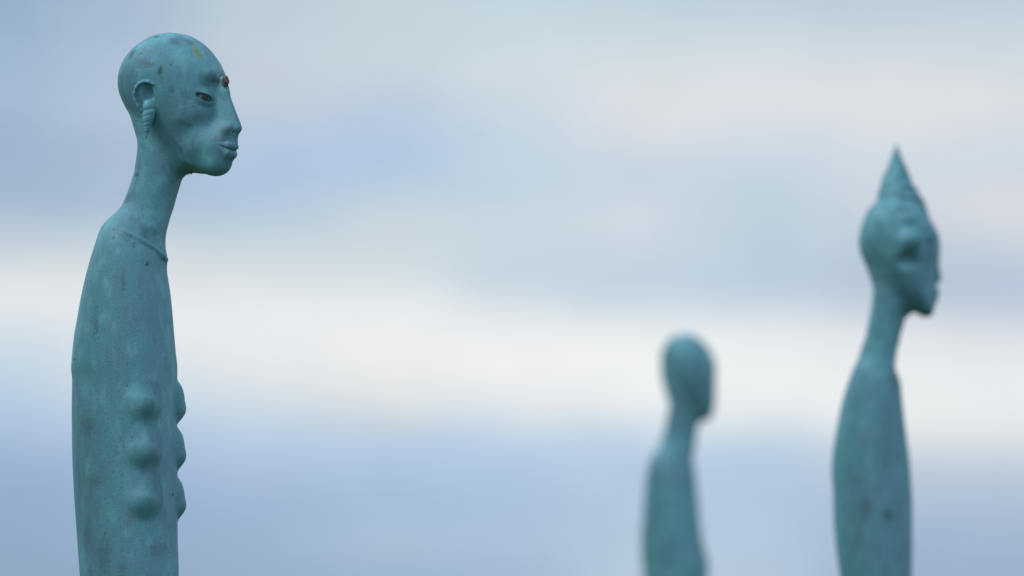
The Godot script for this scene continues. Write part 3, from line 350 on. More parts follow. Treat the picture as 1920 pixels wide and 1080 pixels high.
class Clay:
	var columns: Array[Column] = []
	var joins: Array[float] = []
	var cut_at := Vector3.ZERO    # the second body ends at this plane (none when cut_k is 0)
	var cut_n := Vector3.DOWN
	var cut_k := 0.0
	var touches: Array[Touch] = []
	var mid := Vector3.ZERO       # a point on the head's plane of symmetry
	var side := Vector3(0, 0, 1)  # towards the cheek that faces the viewer
	var painter: Variant = null
	# meshing
	var lo := Vector3.ZERO
	var h := 0.01
	var blocks: Array[Vector3] = []
	var done: Array = []

	func cone(way: int, k: float, a: Vector3, ra: float, b: Vector3, rb: float, mirrored := false) -> void:
		var t := Touch.new()
		t.way = way
		t.k = k
		t.a = a
		t.ab = b - a
		t.ra = ra
		t.rb = rb
		t.mirrored = mirrored
		t.c = (a + b) / 2
		t.reach = t.ab.length() / 2 + maxf(ra, rb) + k + 0.03
		t.reach *= t.reach
		touches.append(t)

	func ball(way: int, k: float, c: Vector3, r: Vector3, yaw := 0.0, tilt := 0.0, mirrored := false) -> void:
		var t := Touch.new()
		t.ball = true
		t.way = way
		t.k = k
		t.c = c
		t.r = r
		t.mirrored = mirrored
		t.inv = (Basis(Vector3.UP, -yaw) * Basis(Vector3.BACK, tilt)).inverse()
		t.reach = maxf(r.x, maxf(r.y, r.z)) + k + 0.03
		t.reach *= t.reach
		touches.append(t)

	func dist(p: Vector3) -> float:
		return near(p, touches, 99)

	# the distance when only these features and this many columns (0: the first, 1: the second, 99: all) matter
	func near(p: Vector3, some: Array[Touch], which: int) -> float:
		var f: float
		if which == 99:
			f = columns[0].dist(p.x, p.y, p.z)
			for i in range(1, columns.size()):
				var g := second(p, i)
				var k: float = joins[i]
				var m := maxf(k - absf(f - g), 0)
				f = minf(f, g) - m * m / (4 * k)
		else:
			f = second(p, 1) if which == 1 else columns[which].dist(p.x, p.y, p.z)
		if some.is_empty():
			return f
		var w := (p - mid).dot(side)
		var pm := p if w >= 0 else p - side * (2 * w)
		for t in some:
			var e := pm if t.mirrored else p
			if (e - t.c).length_squared() > t.reach:
				continue
			var g: float
			if t.ball:
				var o := t.inv * (e - t.c) / t.r
				var k0 := o.length()
				g = k0 * (k0 - 1) / maxf((o / t.r).length(), 0.001)
			else:
				var o := e - t.a
				var s := clampf(o.dot(t.ab) / t.ab.length_squared(), 0, 1)
				g = (o - t.ab * s).length() - lerpf(t.ra, t.rb, s)
			if t.way > 0:
				var m := maxf(t.k - absf(f - g), 0)
				f = minf(f, g) - m * m / (4 * t.k)
			else:
				g = -g
				var m := maxf(t.k - absf(f - g), 0)
				f = maxf(f, g) + m * m / (4 * t.k)
		return f

	func second(p: Vector3, i: int) -> float:
		var g := columns[i].dist(p.x, p.y, p.z)
		if cut_k > 0:
			var c := (p - cut_at).dot(cut_n)
			var m := maxf(cut_k - absf(g - c), 0)
			g = maxf(g, c) + m * m / (4 * cut_k)
		return g

	func grad(p: Vector3, e: float, some: Array[Touch], which: int) -> Vector4:
		var f1 := near(p + Vector3(e, -e, -e), some, which)
		var f2 := near(p + Vector3(-e, -e, e), some, which)
		var f3 := near(p + Vector3(-e, e, -e), some, which)
		var f4 := near(p + Vector3(e, e, e), some, which)
		var g := Vector3(f1 - f2 - f3 + f4, -f1 - f2 + f3 + f4, -f1 + f2 - f3 + f4) / (4 * e)
		return Vector4(g.x, g.y, g.z, (f1 + f2 + f3 + f4) / 4)

	func normal(p: Vector3) -> Vector3:
		var g := grad(p, 0.002, touches, 99)
		return Vector3(g.x, g.y, g.z).normalized()

	func on(x: float, y: float) -> Vector3:
		# the skin's point that faces the viewer at this place
		var p := Vector3(x, y, 0.4)
		for i in 60:
			var f := dist(p)
			if f < 0.0002:
				break
			p.z -= f * 0.8
		return p

	func block(n: int) -> void:
		var o := blocks[n]
		var heart := o + Vector3.ONE * (h * 4)
		var which := 99
		if columns.size() == 2:
			var c0 := columns[0].dist(heart.x, heart.y, heart.z)
			var c1 := second(heart, 1)
			if c1 > absf(c0) * 1.5 + h * 24 + 0.06: which = 0
			elif c0 > absf(c1) * 1.5 + h * 24 + 0.06: which = 1
		var some: Array[Touch] = []
		var w := (heart - mid).dot(side)
		var hm := heart if w >= 0 else heart - side * (2 * w)
		for t in touches:
			var far := sqrt(t.reach) + h * 9
			if ((hm if t.mirrored and absf(w) > h * 9 else heart) - t.c).length_squared() < far * far or (t.mirrored and absf(w) <= h * 9 and (hm - t.c).length_squared() < far * far):
				some.append(t)
		if absf(near(heart, some, which)) > h * 10 + 0.004:
			return
		var f := PackedFloat32Array()
		f.resize(1000)
		f.fill(1e9)
		# a coarse lattice first; the fine corners only where the skin may pass
		for z in range(0, 10, 3):
			for y in range(0, 10, 3):
				for x in range(0, 10, 3):
					f[x + 10 * y + 100 * z] = near(o + Vector3(x - 1, y - 1, z - 1) * h, some, which)
		var any_in := false
		var any_out := false
		for bz in range(0, 9, 3):
			for by in range(0, 9, 3):
				for bx in range(0, 9, 3):
					var b := bx + 10 * by + 100 * bz
					var least := 1e9
					for c: int in [0, 3, 30, 33, 300, 303, 330, 333]:
						least = minf(least, absf(f[b + c]))
					if least > h * 4.2:
						continue
					for z in 4:
						for y in 4:
							for x in 4:
								var i := b + x + 10 * y + 100 * z
								if f[i] > 1e8:
									f[i] = near(o + Vector3(bx + x - 1, by + y - 1, bz + z - 1) * h, some, which)
		# what is left lies clear of the skin: take the side of the nearest known corner
		for i in 1000:
			if f[i] > 1e8:
				@warning_ignore("integer_division")
				var q := ((i % 10 + 1) / 3) * 3 + ((i / 10 % 10 + 1) / 3) * 30 + ((i / 100 + 1) / 3) * 300
				f[i] = f[q]
			if f[i] < 0: any_in = true
			else: any_out = true
		if not (any_in and any_out):
			return
		var at := PackedInt32Array()
		at.resize(729)
		at.fill(-1)
		var ps := PackedVector3Array()
		var ns := PackedVector3Array()
		var cs := PackedColorArray()
		var ids := PackedInt32Array()
		var corner := [0, 1, 10, 11, 100, 101, 110, 111]
		var spot := [Vector3(0, 0, 0), Vector3(1, 0, 0), Vector3(0, 1, 0), Vector3(1, 1, 0), Vector3(0, 0, 1), Vector3(1, 0, 1), Vector3(0, 1, 1), Vector3(1, 1, 1)]
		var edges := [0, 1, 2, 3, 4, 5, 6, 7, 0, 2, 1, 3, 4, 6, 5, 7, 0, 4, 1, 5, 2, 6, 3, 7]
		for z in 9:
			for y in 9:
				for x in 9:
					var b := x + 10 * y + 100 * z
					var inside := 0
					for c in 8:
						if f[b + corner[c]] < 0: inside += 1
					if inside == 0 or inside == 8:
						continue
					var sum := Vector3.ZERO
					var count := 0
					for c in 12:
						var c0: int = edges[2 * c]
						var c1: int = edges[2 * c + 1]
						var f0 := f[b + corner[c0]]
						var f1 := f[b + corner[c1]]
						if (f0 < 0) != (f1 < 0):
							var s0: Vector3 = spot[c0]
							sum += s0.lerp(spot[c1], f0 / (f0 - f1))
							count += 1
					var p := o + (Vector3(x - 1, y - 1, z - 1) + sum / count) * h
					var g := grad(p, h * 0.45, some, which)
					var nn := Vector3(g.x, g.y, g.z)
					var l := nn.length()
					nn = nn / l if l > 0.001 else Vector3.UP
					p -= nn * clampf(g.w / maxf(l, 0.5), -0.4 * h, 0.4 * h)
					at[x + 9 * y + 81 * z] = ps.size()
					ps.append(p)
					ns.append(nn)
					cs.append(painter.call(p, nn))
		for z in range(1, 9):
			for y in range(1, 9):
				for x in range(1, 9):
					var b := x + 10 * y + 100 * z
					var c := x + 9 * y + 81 * z
					var s := f[b] < 0
					if s != (f[b + 1] < 0): quad(ids, at[c], at[c - 9], at[c - 90], at[c - 81], s)
					if s != (f[b + 10] < 0): quad(ids, at[c], at[c - 81], at[c - 82], at[c - 1], s)
					if s != (f[b + 100] < 0): quad(ids, at[c], at[c - 1], at[c - 10], at[c - 9], s)
		done[n] = [ps, ns, cs, ids]

	func quad(ids: PackedInt32Array, a: int, b: int, c: int, d: int, inside: bool) -> void:
		if inside:
			ids.append_array(PackedInt32Array([a, c, b, a, d, c]))
		else:
			ids.append_array(PackedInt32Array([a, b, c, a, c, d]))

	func skin(from: Vector3, to: Vector3, cell: float, parts: Array) -> void:
		# surface nets over the blocks that the skin crosses; adds [points, normals, colours, indices] to parts
		h = cell
		blocks.clear()
		var size := cell * 8
		var c := ((to - from) / size).ceil()
		for z in int(c.z):
			for y in int(c.y):
				for x in int(c.x):
					blocks.append(from + Vector3(x, y, z) * size)
		done.clear()
		done.resize(blocks.size())
		var task := WorkerThreadPool.add_group_task(block, blocks.size(), -1, true)
		WorkerThreadPool.wait_for_group_task_completion(task)
		for part in done:
			if part: parts.append(part)

# ------------------------------------------------------------------ helpers

var used := {}
var weather := FastNoiseLite.new()
var grain := FastNoiseLite.new()
var specks := FastNoiseLite.new()
var bronze: StandardMaterial3D

func numbered(called: String) -> String:
	var n: int = used.get(called, 0)
	used[called] = n + 1
	return called if n == 0 else "%s_%03d" % [called, n]

func thing(called: String, label: String, category: String, at: Vector3, group := "") -> Node3D:
	var o := Node3D.new()
	o.name = numbered(called)
	add_child(o)
	o.position = at
	tag(o, label, category, group)
	return o

func tag(o: Node, label: String, category: String, group := "") -> void:
	o.set_meta("label", label)
	o.set_meta("category", category)
	if group:
		o.set_meta("group", group)

func put(called: String, mesh: Mesh, material: Material, parent: Node) -> MeshInstance3D:
	var o := MeshInstance3D.new()
	o.name = called
	o.mesh = mesh
	o.material_override = material
	o.cast_shadow = GeometryInstance3D.SHADOW_CASTING_SETTING_ON
	parent.add_child(o, true)
	return o

func join(parts: Array) -> ArrayMesh:
	var ps := PackedVector3Array()
	var ns := PackedVector3Array()
	var cs := PackedColorArray()
	var ids := PackedInt32Array()
	for p in parts:
		var base := ps.size()
		ps.append_array(p[0])
		ns.append_array(p[1])
		cs.append_array(p[2])
		for i: int in p[3]:
			ids.append(base + i)
	var arrays := []
	arrays.resize(Mesh.ARRAY_MAX)
	arrays[Mesh.ARRAY_VERTEX] = ps
	arrays[Mesh.ARRAY_NORMAL] = ns
	arrays[Mesh.ARRAY_COLOR] = cs
	arrays[Mesh.ARRAY_INDEX] = ids
	var m := ArrayMesh.new()
	m.add_surface_from_arrays(Mesh.PRIMITIVE_TRIANGLES, arrays)
	return m

# a closed shape of rings: rings[i] = [centre, radius]; the ring's plane is given by its two axes; bump(angle, i) scales the radius
func turned_shape(rings: Array, ax: Vector3, az: Vector3, sides: int, tone: Callable, bump: Variant = null) -> ArrayMesh:
	var st := SurfaceTool.new()
	st.begin(Mesh.PRIMITIVE_TRIANGLES)
	st.set_smooth_group(0)
	var grid := []
	for i in rings.size():
		var row := PackedVector3Array()
		for j in sides:
			var w := j * TAU / sides
			var r: float = rings[i][1]
			if bump != null:
				r *= bump.call(w, i)
			row.append(rings[i][0] + (ax * cos(w) + az * sin(w)) * r)
		grid.append(row)
	var up: Vector3 = (rings[-1][0] - rings[0][0]).normalized()
	var flip := ax.cross(az).dot(up) > 0
	var face := func(p: Vector3, q: Vector3, r: Vector3) -> void:
		for v: Vector3 in ([p, q, r] if flip else [p, r, q]):
			st.set_color(tone.call(v, up))
			st.add_vertex(v)
	for i in rings.size() - 1:
		for j in sides:
			var k := (j + 1) % sides
			face.call(grid[i][j], grid[i + 1][j], grid[i + 1][k])
			face.call(grid[i][j], grid[i + 1][k], grid[i][k])
	for j in sides:
		var k := (j + 1) % sides
		face.call(rings[0][0], grid[0][j], grid[0][k])
		face.call(rings[-1][0], grid[-1][k], grid[-1][j])
	st.generate_normals()
	return st.commit()

# ------------------------------------------------------------------ patina

const TEAL := Color(0.108, 0.318, 0.383)
const SLATE := Color(0.112, 0.286, 0.368)
const PALE := Color(0.150, 0.398, 0.466)
const BROWN := Color(0.078, 0.145, 0.185)
const DARK := Color(0.030, 0.040, 0.040)

func patina(p: Vector3, seed_shift: Vector3) -> Color:
	var q := p + seed_shift
	var big := weather.get_noise_3d(q.x * 9, q.y * 4.5, q.z * 9)
	var mid := weather.get_noise_3d(q.x * 26 + 50, q.y * 15, q.z * 26)
	var run := weather.get_noise_3d(q.x * 40, q.y * 12 + 30, q.z * 40)
	var fine := grain.get_noise_3d(q.x * 300, q.y * 260, q.z * 300)
	var c := TEAL.lerp(SLATE, smoothstep(-0.25, 0.35, big + 0.35 * mid))
	c = c.lerp(PALE, 0.60 * smoothstep(0.02, 0.45, -big * 0.5 + mid * 0.8 + fine * 0.25))
	c = c.lerp(BROWN, 0.34 * smoothstep(0.10, 0.60, run * 0.7 + mid * 0.4 + big * 0.5 + fine * 0.15))
	var f := 1.07 + 0.05 * fine + 0.10 * mid
	var pit := specks.get_noise_3d(q.x * 420, q.y * 420, q.z * 420)
	if pit > 0.52:
		c = c.lerp(BROWN, 0.45 * smoothstep(0.52, 0.7, pit))
	return Color(c.r * f, c.g * f, c.b * f)

# stains, and shade painted below an ear boss, each with its own shape: [x, y, half width, half height, lean, colour, strength, raggedness]
func stained(c: Color, p: Vector3, stains_and_shade: Array) -> Color:
	for s: Array in stains_and_shade:
		var dx: float = p.x - s[0]
		var dy: float = p.y - s[1]
		if absf(dy) > s[3] * 1.8 + s[2] or absf(dx) > s[2] * 1.8 + s[3]:
			continue
		var lean: float = s[4]
		var u := (dx * cos(lean) + dy * sin(lean)) / float(s[2])
		var v := (dy * cos(lean) - dx * sin(lean)) / float(s[3])
		var r := sqrt(u * u + v * v) + float(s[7]) * (grain.get_noise_3d(p.x * 300, p.y * 170, p.z * 300) + 0.7 * specks.get_noise_3d(p.x * 420, p.y * 300, p.z * 420))
		if r < 1.0:
			var k: Color = s[5]
			c = c.lerp(k, float(s[6]) * smoothstep(1.0, 0.45, r))
	return c

func sky_picture() -> ImageTexture:
	# air and cloud by direction; outside the stretch that was looked at, the same soft banded overcast goes on
	var far := FastNoiseLite.new()
	far.seed = 41
	far.frequency = 1.0
	far.fractal_octaves = 4
	var w := 1024
	var small := Image.create(w, w / 2, false, Image.FORMAT_RGBF)
	var deep := Color("8CA8CA").srgb_to_linear()
	var soft := Color("B6C9DE").srgb_to_linear()
	var bright := Color("EEEFF2").srgb_to_linear()
	for j in w / 2:
		var el := PI / 2 - (j + 0.5) * PI / (w / 2.0)
		for i in w:
			var az := (i + 0.5) * TAU / w
			var v := Vector3(cos(el) * sin(az), sin(el), -cos(el) * cos(az))
			var n := far.get_noise_3d(v.x * 2.2, v.y * 9.0, v.z * 2.2) + 0.5 * far.get_noise_3d(v.x * 5 + 9, v.y * 20, v.z * 5)
			var c := deep.lerp(soft, smoothstep(-0.45, 0.0, n)).lerp(bright, smoothstep(-0.02, 0.42, n))
			var lift := 1.0 + ZENITH * smoothstep(0.18, 1.0, v.y)   # an overcast is brighter overhead than at the horizon
			small.set_pixel(i, j, Color(c.r * lift, c.g * lift, c.b * lift))
	small.resize(4096, 2048, Image.INTERPOLATE_CUBIC)
	var rows: Array = []
	for line: String in SKY_TONES:
		var tones: Array[Color] = []
		for t in line.split(" "):
			tones.append(Color(t).srgb_to_linear())
		rows.append(tones)
	# the banks in view span 11.9 degrees of azimuth and climb from 1.7 to 8.4 degrees
	for j in range(880, 1024):
		var el := PI / 2 - (j + 0.5) * PI / 2048
		for n in range(-128, 128):
			var az := (n + 0.5) * TAU / 4096
			var i := posmod(n, 4096)
			var u := rad_to_deg(az) / 1.48 + 4
			var v := rad_to_deg(el)
			var away := maxf(maxf(-u, u - 8) * 1.48, maxf(v - SKY_HEIGHTS[0], SKY_HEIGHTS[-1] - v))
			if away > 4:
				continue
			u += 0.16 * far.get_noise_2d(az * 40, el * 90)
			v -= 0.099 * far.get_noise_2d(az * 30 + 7, el * 60 + 3)
			var k := 0
			while k < 18 and SKY_HEIGHTS[k + 1] > v:
				k += 1
			var t := clampf((v - SKY_HEIGHTS[k]) / float(SKY_HEIGHTS[k + 1] - SKY_HEIGHTS[k]), 0, 1)
			var c := across(rows[k], u).lerp(across(rows[k + 1], u), t)
			var wisp := 1.0 + 0.04 * far.get_noise_2d(az * 60 + 20, el * 170)
			c = Color(c.r * wisp, c.g * wisp, c.b * wisp)
			small.set_pixel(i, j, c.lerp(small.get_pixel(i, j), smoothstep(0.0, 4.0, away)))
	return ImageTexture.create_from_image(small)

func across(row: Array, u: float) -> Color:
	var i := clampi(int(floor(u)), 0, 7)
	var t := clampf(u - i, 0, 1)
	t = lerpf(t, t * t * (3 - 2 * t), 0.6)
	var c: Color = row[i].lerp(row[i + 1], t)
	var grey := c.r * 0.3 + c.g * 0.6 + c.b * 0.1
	c = c.lerp(Color(grey, grey, grey), 0.08)
	return Color(c.r * 1.005, c.g * 1.018, c.b * 1.008)

const ZENITH := 0.5

func _ready() -> void:
	# camera: a 300 mm lens at eye height, twelve metres from the near figure, kept level and shifted upwards
	var camera := Camera3D.new()
	camera.name = "camera"
	add_child(camera)
	var lens := CameraAttributesPhysical.new()
	lens.frustum_focal_length = 300.0
	lens.frustum_near = 0.5
	lens.frustum_far = 9000.0
	lens.frustum_focus_distance = 12.0
	lens.exposure_aperture = 3.1
	camera.attributes = lens
	camera.projection = Camera3D.PROJECTION_FRUSTUM
	camera.near = 0.5
	camera.far = 9000.0
	camera.size = 2 * 0.0583333 * 0.5
	camera.frustum_offset = Vector2(0, 0.0878333 * 0.5)
	camera.position = Vector3(0, 1.6, 0)
	camera.current = true

	var world := WorldEnvironment.new()
	world.name = "world"
	var env := Environment.new()
	env.background_mode = Environment.BG_SKY
	env.sky = Sky.new()
	var pano := PanoramaSkyMaterial.new()
	pano.panorama = sky_picture()
	env.sky.sky_material = pano
	env.tonemap_mode = Environment.TONE_MAPPER_LINEAR
	env.tonemap_exposure = 1.0
	env.sdfgi_enabled = true
	env.ssao_enabled = true
	env.ssil_enabled = true
	world.environment = env
	add_child(world)

	var sun := DirectionalLight3D.new()
	sun.name = "sun"
	sun.light_energy = 0.6
	sun.light_color = Color(1.0, 0.98, 0.95)
	sun.light_angular_distance = 30.0
	sun.shadow_enabled = true
	sun.rotation_degrees = Vector3(-46, -62, 0)
	add_child(sun)

	weather.seed = 7
	weather.frequency = 1.0
	weather.fractal_octaves = 3
	grain.seed = 19
	grain.frequency = 1.0
	grain.fractal_octaves = 2
	specks.seed = 5
	specks.frequency = 1.0
	specks.fractal_octaves = 1

	# ground: open mown grass reaching the horizon
	var turf := StandardMaterial3D.new()
	var blades := NoiseTexture2D.new()
	blades.width = 512
	blades.height = 512
	blades.seamless = true
	blades.noise = FastNoiseLite.new()
	blades.noise.frequency = 0.03
	var greens := Gradient.new()
	greens.set_color(0, Color(0.20, 0.25, 0.14))
	greens.set_color(1, Color(0.34, 0.38, 0.22))
	blades.color_ramp = greens
	turf.albedo_texture = blades
	turf.uv1_triplanar = true
	turf.uv1_world_triplanar = true
	turf.uv1_scale = Vector3.ONE * 0.6
	turf.roughness = 1.0
	var plane := PlaneMesh.new()
	plane.size = Vector2(8000, 8000)
	var ground := put("ground", plane, turf, self)
	ground.set_meta("kind", "structure")

	bronze = StandardMaterial3D.new()
	bronze.vertex_color_use_as_albedo = true
	bronze.roughness = 0.56
	bronze.metallic_specular = 0.36
	var mottle := NoiseTexture2D.new()
	mottle.width = 1024
	mottle.height = 1024
	mottle.seamless = true
	mottle.noise = FastNoiseLite.new()
	mottle.noise.seed = 3
	mottle.noise.frequency = 0.045
	mottle.noise.fractal_octaves = 4
	var tones := Gradient.new()
	tones.set_color(0, Color(0.86, 0.86, 0.86))
	tones.set_color(1, Color(1.0, 1.0, 1.0))
	mottle.color_ramp = tones
	bronze.albedo_texture = mottle
	var relief := NoiseTexture2D.new()
	relief.width = 1024
	relief.height = 1024
	relief.seamless = true
	relief.noise = mottle.noise
	bronze.heightmap_enabled = true
	bronze.heightmap_texture = relief
	bronze.heightmap_scale = 0.035
	bronze.uv1_triplanar = true
	bronze.uv1_scale = Vector3.ONE * 3.2

	near_statue()
	topknot_statue()
	far_statue()

func plinth(o: Node3D, x: float, y: float, r: float, shift: Vector3) -> void:
	var rings := [[Vector3(x, 0.0, 0), r + 0.12], [Vector3(x, y - 0.03, 0), r + 0.10], [Vector3(x, y - 0.01, 0), r + 0.09], [Vector3(x, y + 0.02, 0), r * 0.9]]
	put("base", turned_shape(rings, Vector3.RIGHT, Vector3.BACK, 40, func(p, _n): return patina(p, shift)), bronze, o)

# ------------------------------------------------------------------ the near figure

func near_statue() -> void:
	var o := thing("bronze_statue", "sharp green-blue bronze figure with bald head, ear pendant and three pairs of breasts", "statue", Vector3(-0.9333, 0, -12), "tall armless bronze figures")
	var px := 0.0012963
	var t := Clay.new()
	t.columns = [Column.new(A_BODY), Column.new(A_HEAD).turned(30, 0.10)]
	t.joins = [0.0, 0.030]
	t.cut_at = Vector3(0.1815, 2.9313, 0)
	t.cut_n = Vector3(-0.170, -0.985, 0)
	t.cut_k = 0.022
	t.mid = Vector3(0.1102, 3.09, 0)
	t.side = Vector3(-0.5, 0, 0.866)
	var front := Vector3(0.866, 0, 0.5)
	# places on the bare head before features are added
	var eye := t.on(0.1918, 3.1060)
	var eye_n := t.normal(eye)
	var socket := t.on(0.2170, 3.1310)
	var socket_n := t.normal(socket)
	var brow := [t.on(0.2030, 3.1600), t.on(0.2260, 3.1560)]
	var lobe := t.on(0.0606, 3.0833)
	var ear_n := t.normal(t.on(0.053, 3.113))
	var ring := []
	for e in [[0.0696, 3.1360], [0.0593, 3.1418], [0.0477, 3.1431], [0.0361, 3.1386], [0.0278, 3.1296], [0.0233, 3.1167], [0.0252, 3.1013], [0.0323, 3.0872], [0.0413, 3.0743]]:
		ring.append(t.on(e[0], e[1]))
	var hollow := t.on(0.0540, 3.1140)
	var cheek := t.on(0.1480, 3.0180)
	var bone := t.on(0.1800, 3.0720)
	# brow, socket, eyelids
	t.cone(1, 0.032, brow[0] - t.normal(brow[0]) * 0.0100, 0.0092, brow[1] - t.normal(brow[1]) * 0.0095, 0.0095, true)
	t.ball(-1, 0.026, socket + socket_n * 0.0222, Vector3(0.022, 0.026, 0.024), deg_to_rad(-15), deg_to_rad(-12), true)
	t.ball(-1, 0.020, cheek + t.normal(cheek) * 0.0675, Vector3(0.070, 0.055, 0.066), deg_to_rad(-30), 0, true)
	t.ball(1, 0.022, bone - t.normal(bone) * 0.0345, Vector3(0.044, 0.026, 0.034), deg_to_rad(-20), 0, true)
	t.cone(1, 0.0207, Vector3(0.2217, 3.1230, 0.0622), 0.0117, Vector3(0.2436, 3.0415, 0.0745), 0.0220, false)
	t.cone(1, 0.0181, Vector3(0.2378, 3.1502, 0.0713), 0.0091, Vector3(0.2401, 3.1217, 0.0726), 0.0078, false)
	t.cone(1, 0.0143, Vector3(0.2390, 3.1243, 0.0719), 0.0078, Vector3(0.2701, 3.0327, 0.0894), 0.0117, false)
	t.ball(1, 0.0065, Vector3(0.2476, 3.0339, 0.0956), Vector3(0.0130, 0.0110, 0.0091), 0.5236, 0.0000, true)
	t.ball(1, 0.0415, Vector3(0.2159, 2.9931, 0.0590), Vector3(0.0480, 0.0389, 0.0441), 0.5236, 0.0000, false)
	t.cone(1, 0.0117, Vector3(0.2563, 3.0201, 0.0817), 0.0117, Vector3(0.2597, 2.9967, 0.0836), 0.0117, false)
	t.cone(1, 0.0045, Vector3(0.2632, 2.9881, 0.0856), 0.0099, Vector3(0.2482, 2.9886, 0.0974), 0.0083, true)
	t.cone(1, 0.0045, Vector3(0.2482, 2.9886, 0.0974), 0.0083, Vector3(0.2136, 2.9933, 0.1011), 0.0013, true)
	t.cone(1, 0.0045, Vector3(0.2603, 2.9690, 0.0839), 0.0070, Vector3(0.2470, 2.9722, 0.0953), 0.0065, true)
	t.cone(1, 0.0045, Vector3(0.2470, 2.9722, 0.0953), 0.0065, Vector3(0.2125, 2.9915, 0.1004), 0.0013, true)
	t.cone(-1, 0.0019, Vector3(0.2747, 2.9758, 0.0920), 0.0017, Vector3(0.2545, 2.9792, 0.1009), 0.0019, true)
	t.cone(-1, 0.0019, Vector3(0.2545, 2.9792, 0.1009), 0.0019, Vector3(0.2194, 2.9920, 0.1072), 0.0019, true)
	t.ball(1, 0.0337, Vector3(0.2228, 2.9488, 0.0629), Vector3(0.0298, 0.0272, 0.0324), 0.5236, 0.0000, false)
	t.cone(-1, 0.0026, Vector3(0.2606, 3.0230, 0.0949), 0.0034, Vector3(0.2462, 3.0240, 0.0970), 0.0034, true)
	var lid := eye - eye_n * 0.0150
	t.ball(1, 0.008, lid + Vector3(0, 0.0050, 0), Vector3(0.0290, 0.0240, 0.0245), deg_to_rad(-15), deg_to_rad(-18), true)
	t.ball(1, 0.008, lid, Vector3(0.0270, 0.0215, 0.0220), deg_to_rad(-15), deg_to_rad(-16), true)
	t.ball(-1, 0.003, eye + eye_n * 0.0065 + Vector3(0, -0.0024, 0), Vector3(0.0265, 0.0078, 0.0130), deg_to_rad(-15), deg_to_rad(-20), true)
	# ear
	t.ball(-1, 0.006, hollow + ear_n * 0.004, Vector3(0.0235, 0.0270, 0.0120), deg_to_rad(-50), deg_to_rad(12), true)
	for i in ring.size() - 1:
		var r0 := 0.0036 if i > 0 else 0.0024
		t.cone(1, 0.004, ring[i] + ear_n * 0.0028, r0, ring[i + 1] + ear_n * 0.0028, 0.0036 if i < 7 else 0.0030, true)
	t.ball(1, 0.008, lobe + ear_n * 0.003, Vector3(0.0165, 0.0175, 0.0140), deg_to_rad(-30), 0, true)
	# collar bones and the breasts
	var collar := [Vector3(-0.0045, 2.7864, 0.0752), Vector3(0.0354, 2.7630, 0.0907), Vector3(0.0700, 2.7417, 0.0713), Vector3(0.0872, 2.7252, 0.0415), Vector3(0.0954, 2.7216, 0.0104)]
	var crest := Curve3D.new()
	for c: Vector3 in collar:
		crest.add_point(c)
	var bare: Array[Vector3] = []
	for i in 25:
		var c := crest.sample_baked(crest.get_baked_length() * i / 24.0)
		bare.append(t.on(c.x, c.y))
	for i in [3, 8, 13, 17]:
		t.ball(-1, 0.020, bare[i] + Vector3(0.014, 0.030, 0.026), Vector3(0.036, 0.022, 0.026), 0, deg_to_rad(-32))
	for i in 24:
		var w0 := 0.0030 + 0.0022 * sin(i * PI / 24)
		t.cone(1, 0.0075, bare[i] - Vector3(0, 0, 0.0053), w0 * 0.85, bare[i + 1] - Vector3(0, 0, 0.0053), w0 * 0.85)
	var hook := [t.on(0.0745, 2.7700), t.on(0.0790, 2.7480), t.on(0.0905, 2.7270)]
	for i in 2:
		t.cone(1, 0.008, hook[i] - Vector3(0, 0, 0.0036), 0.0034, hook[i + 1] - Vector3(0, 0, 0.0030), 0.0036)
	t.cone(1, 0.0285, Vector3(0.0437, 2.3662, 0.0985), 0.0318, Vector3(0.0448, 2.4048, 0.0791), 0.0207, false)
	t.ball(1, 0.0065, Vector3(0.1148, 2.3770, -0.0078), Vector3(0.0227, 0.0519, 0.0350), 0.0000, 0.0000, false)
	t.ball(1, 0.0078, Vector3(0.1174, 2.3614, -0.0078), Vector3(0.0233, 0.0246, 0.0285), 0.0000, 0.0000, false)
	t.cone(1, 0.0285, Vector3(0.0437, 2.2531, 0.0985), 0.0318, Vector3(0.0448, 2.3031, 0.0791), 0.0207, false)
	t.ball(1, 0.0065, Vector3(0.1148, 2.2628, -0.0078), Vector3(0.0227, 0.0519, 0.0350), 0.0000, 0.0000, false)
	t.ball(1, 0.0078, Vector3(0.1174, 2.2473, -0.0078), Vector3(0.0233, 0.0246, 0.0285), 0.0000, 0.0000, false)
	t.cone(1, 0.0285, Vector3(0.0437, 2.1335, 0.0985), 0.0318, Vector3(0.0448, 2.1911, 0.0791), 0.0207, false)
	t.ball(1, 0.0065, Vector3(0.1148, 2.1422, -0.0078), Vector3(0.0227, 0.0519, 0.0350), 0.0000, 0.0000, false)
	t.ball(1, 0.0078, Vector3(0.1174, 2.1266, -0.0078), Vector3(0.0233, 0.0246, 0.0285), 0.0000, 0.0000, false)
	var stains_and_shade := near_stains()
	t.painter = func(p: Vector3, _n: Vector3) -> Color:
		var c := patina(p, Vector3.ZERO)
		return stained(c, p, stains_and_shade) if p.z > -0.02 else c
	var parts := []
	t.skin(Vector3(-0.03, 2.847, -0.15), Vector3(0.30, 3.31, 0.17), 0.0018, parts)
	t.skin(Vector3(-0.18, 1.90, -0.17), Vector3(0.19, 2.8600, 0.19), 0.0032, parts)
	t.skin(Vector3(-0.22, 0.03, -0.17), Vector3(0.20, 1.895, 0.19), 0.012, parts)
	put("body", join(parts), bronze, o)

	# eyes, cast with an outlined iris
	for s in [1, -1]:
		var at := lid + eye_n * 0.0008
		var look := (front * 0.80 + t.side * 0.60).normalized()
		if s < 0:
			at -= t.side * (2 * (at - t.mid).dot(t.side))
			look -= t.side * (2 * look.dot(t.side))
		put("eye", eyeball(0.0207, look), bronze, o).position = at

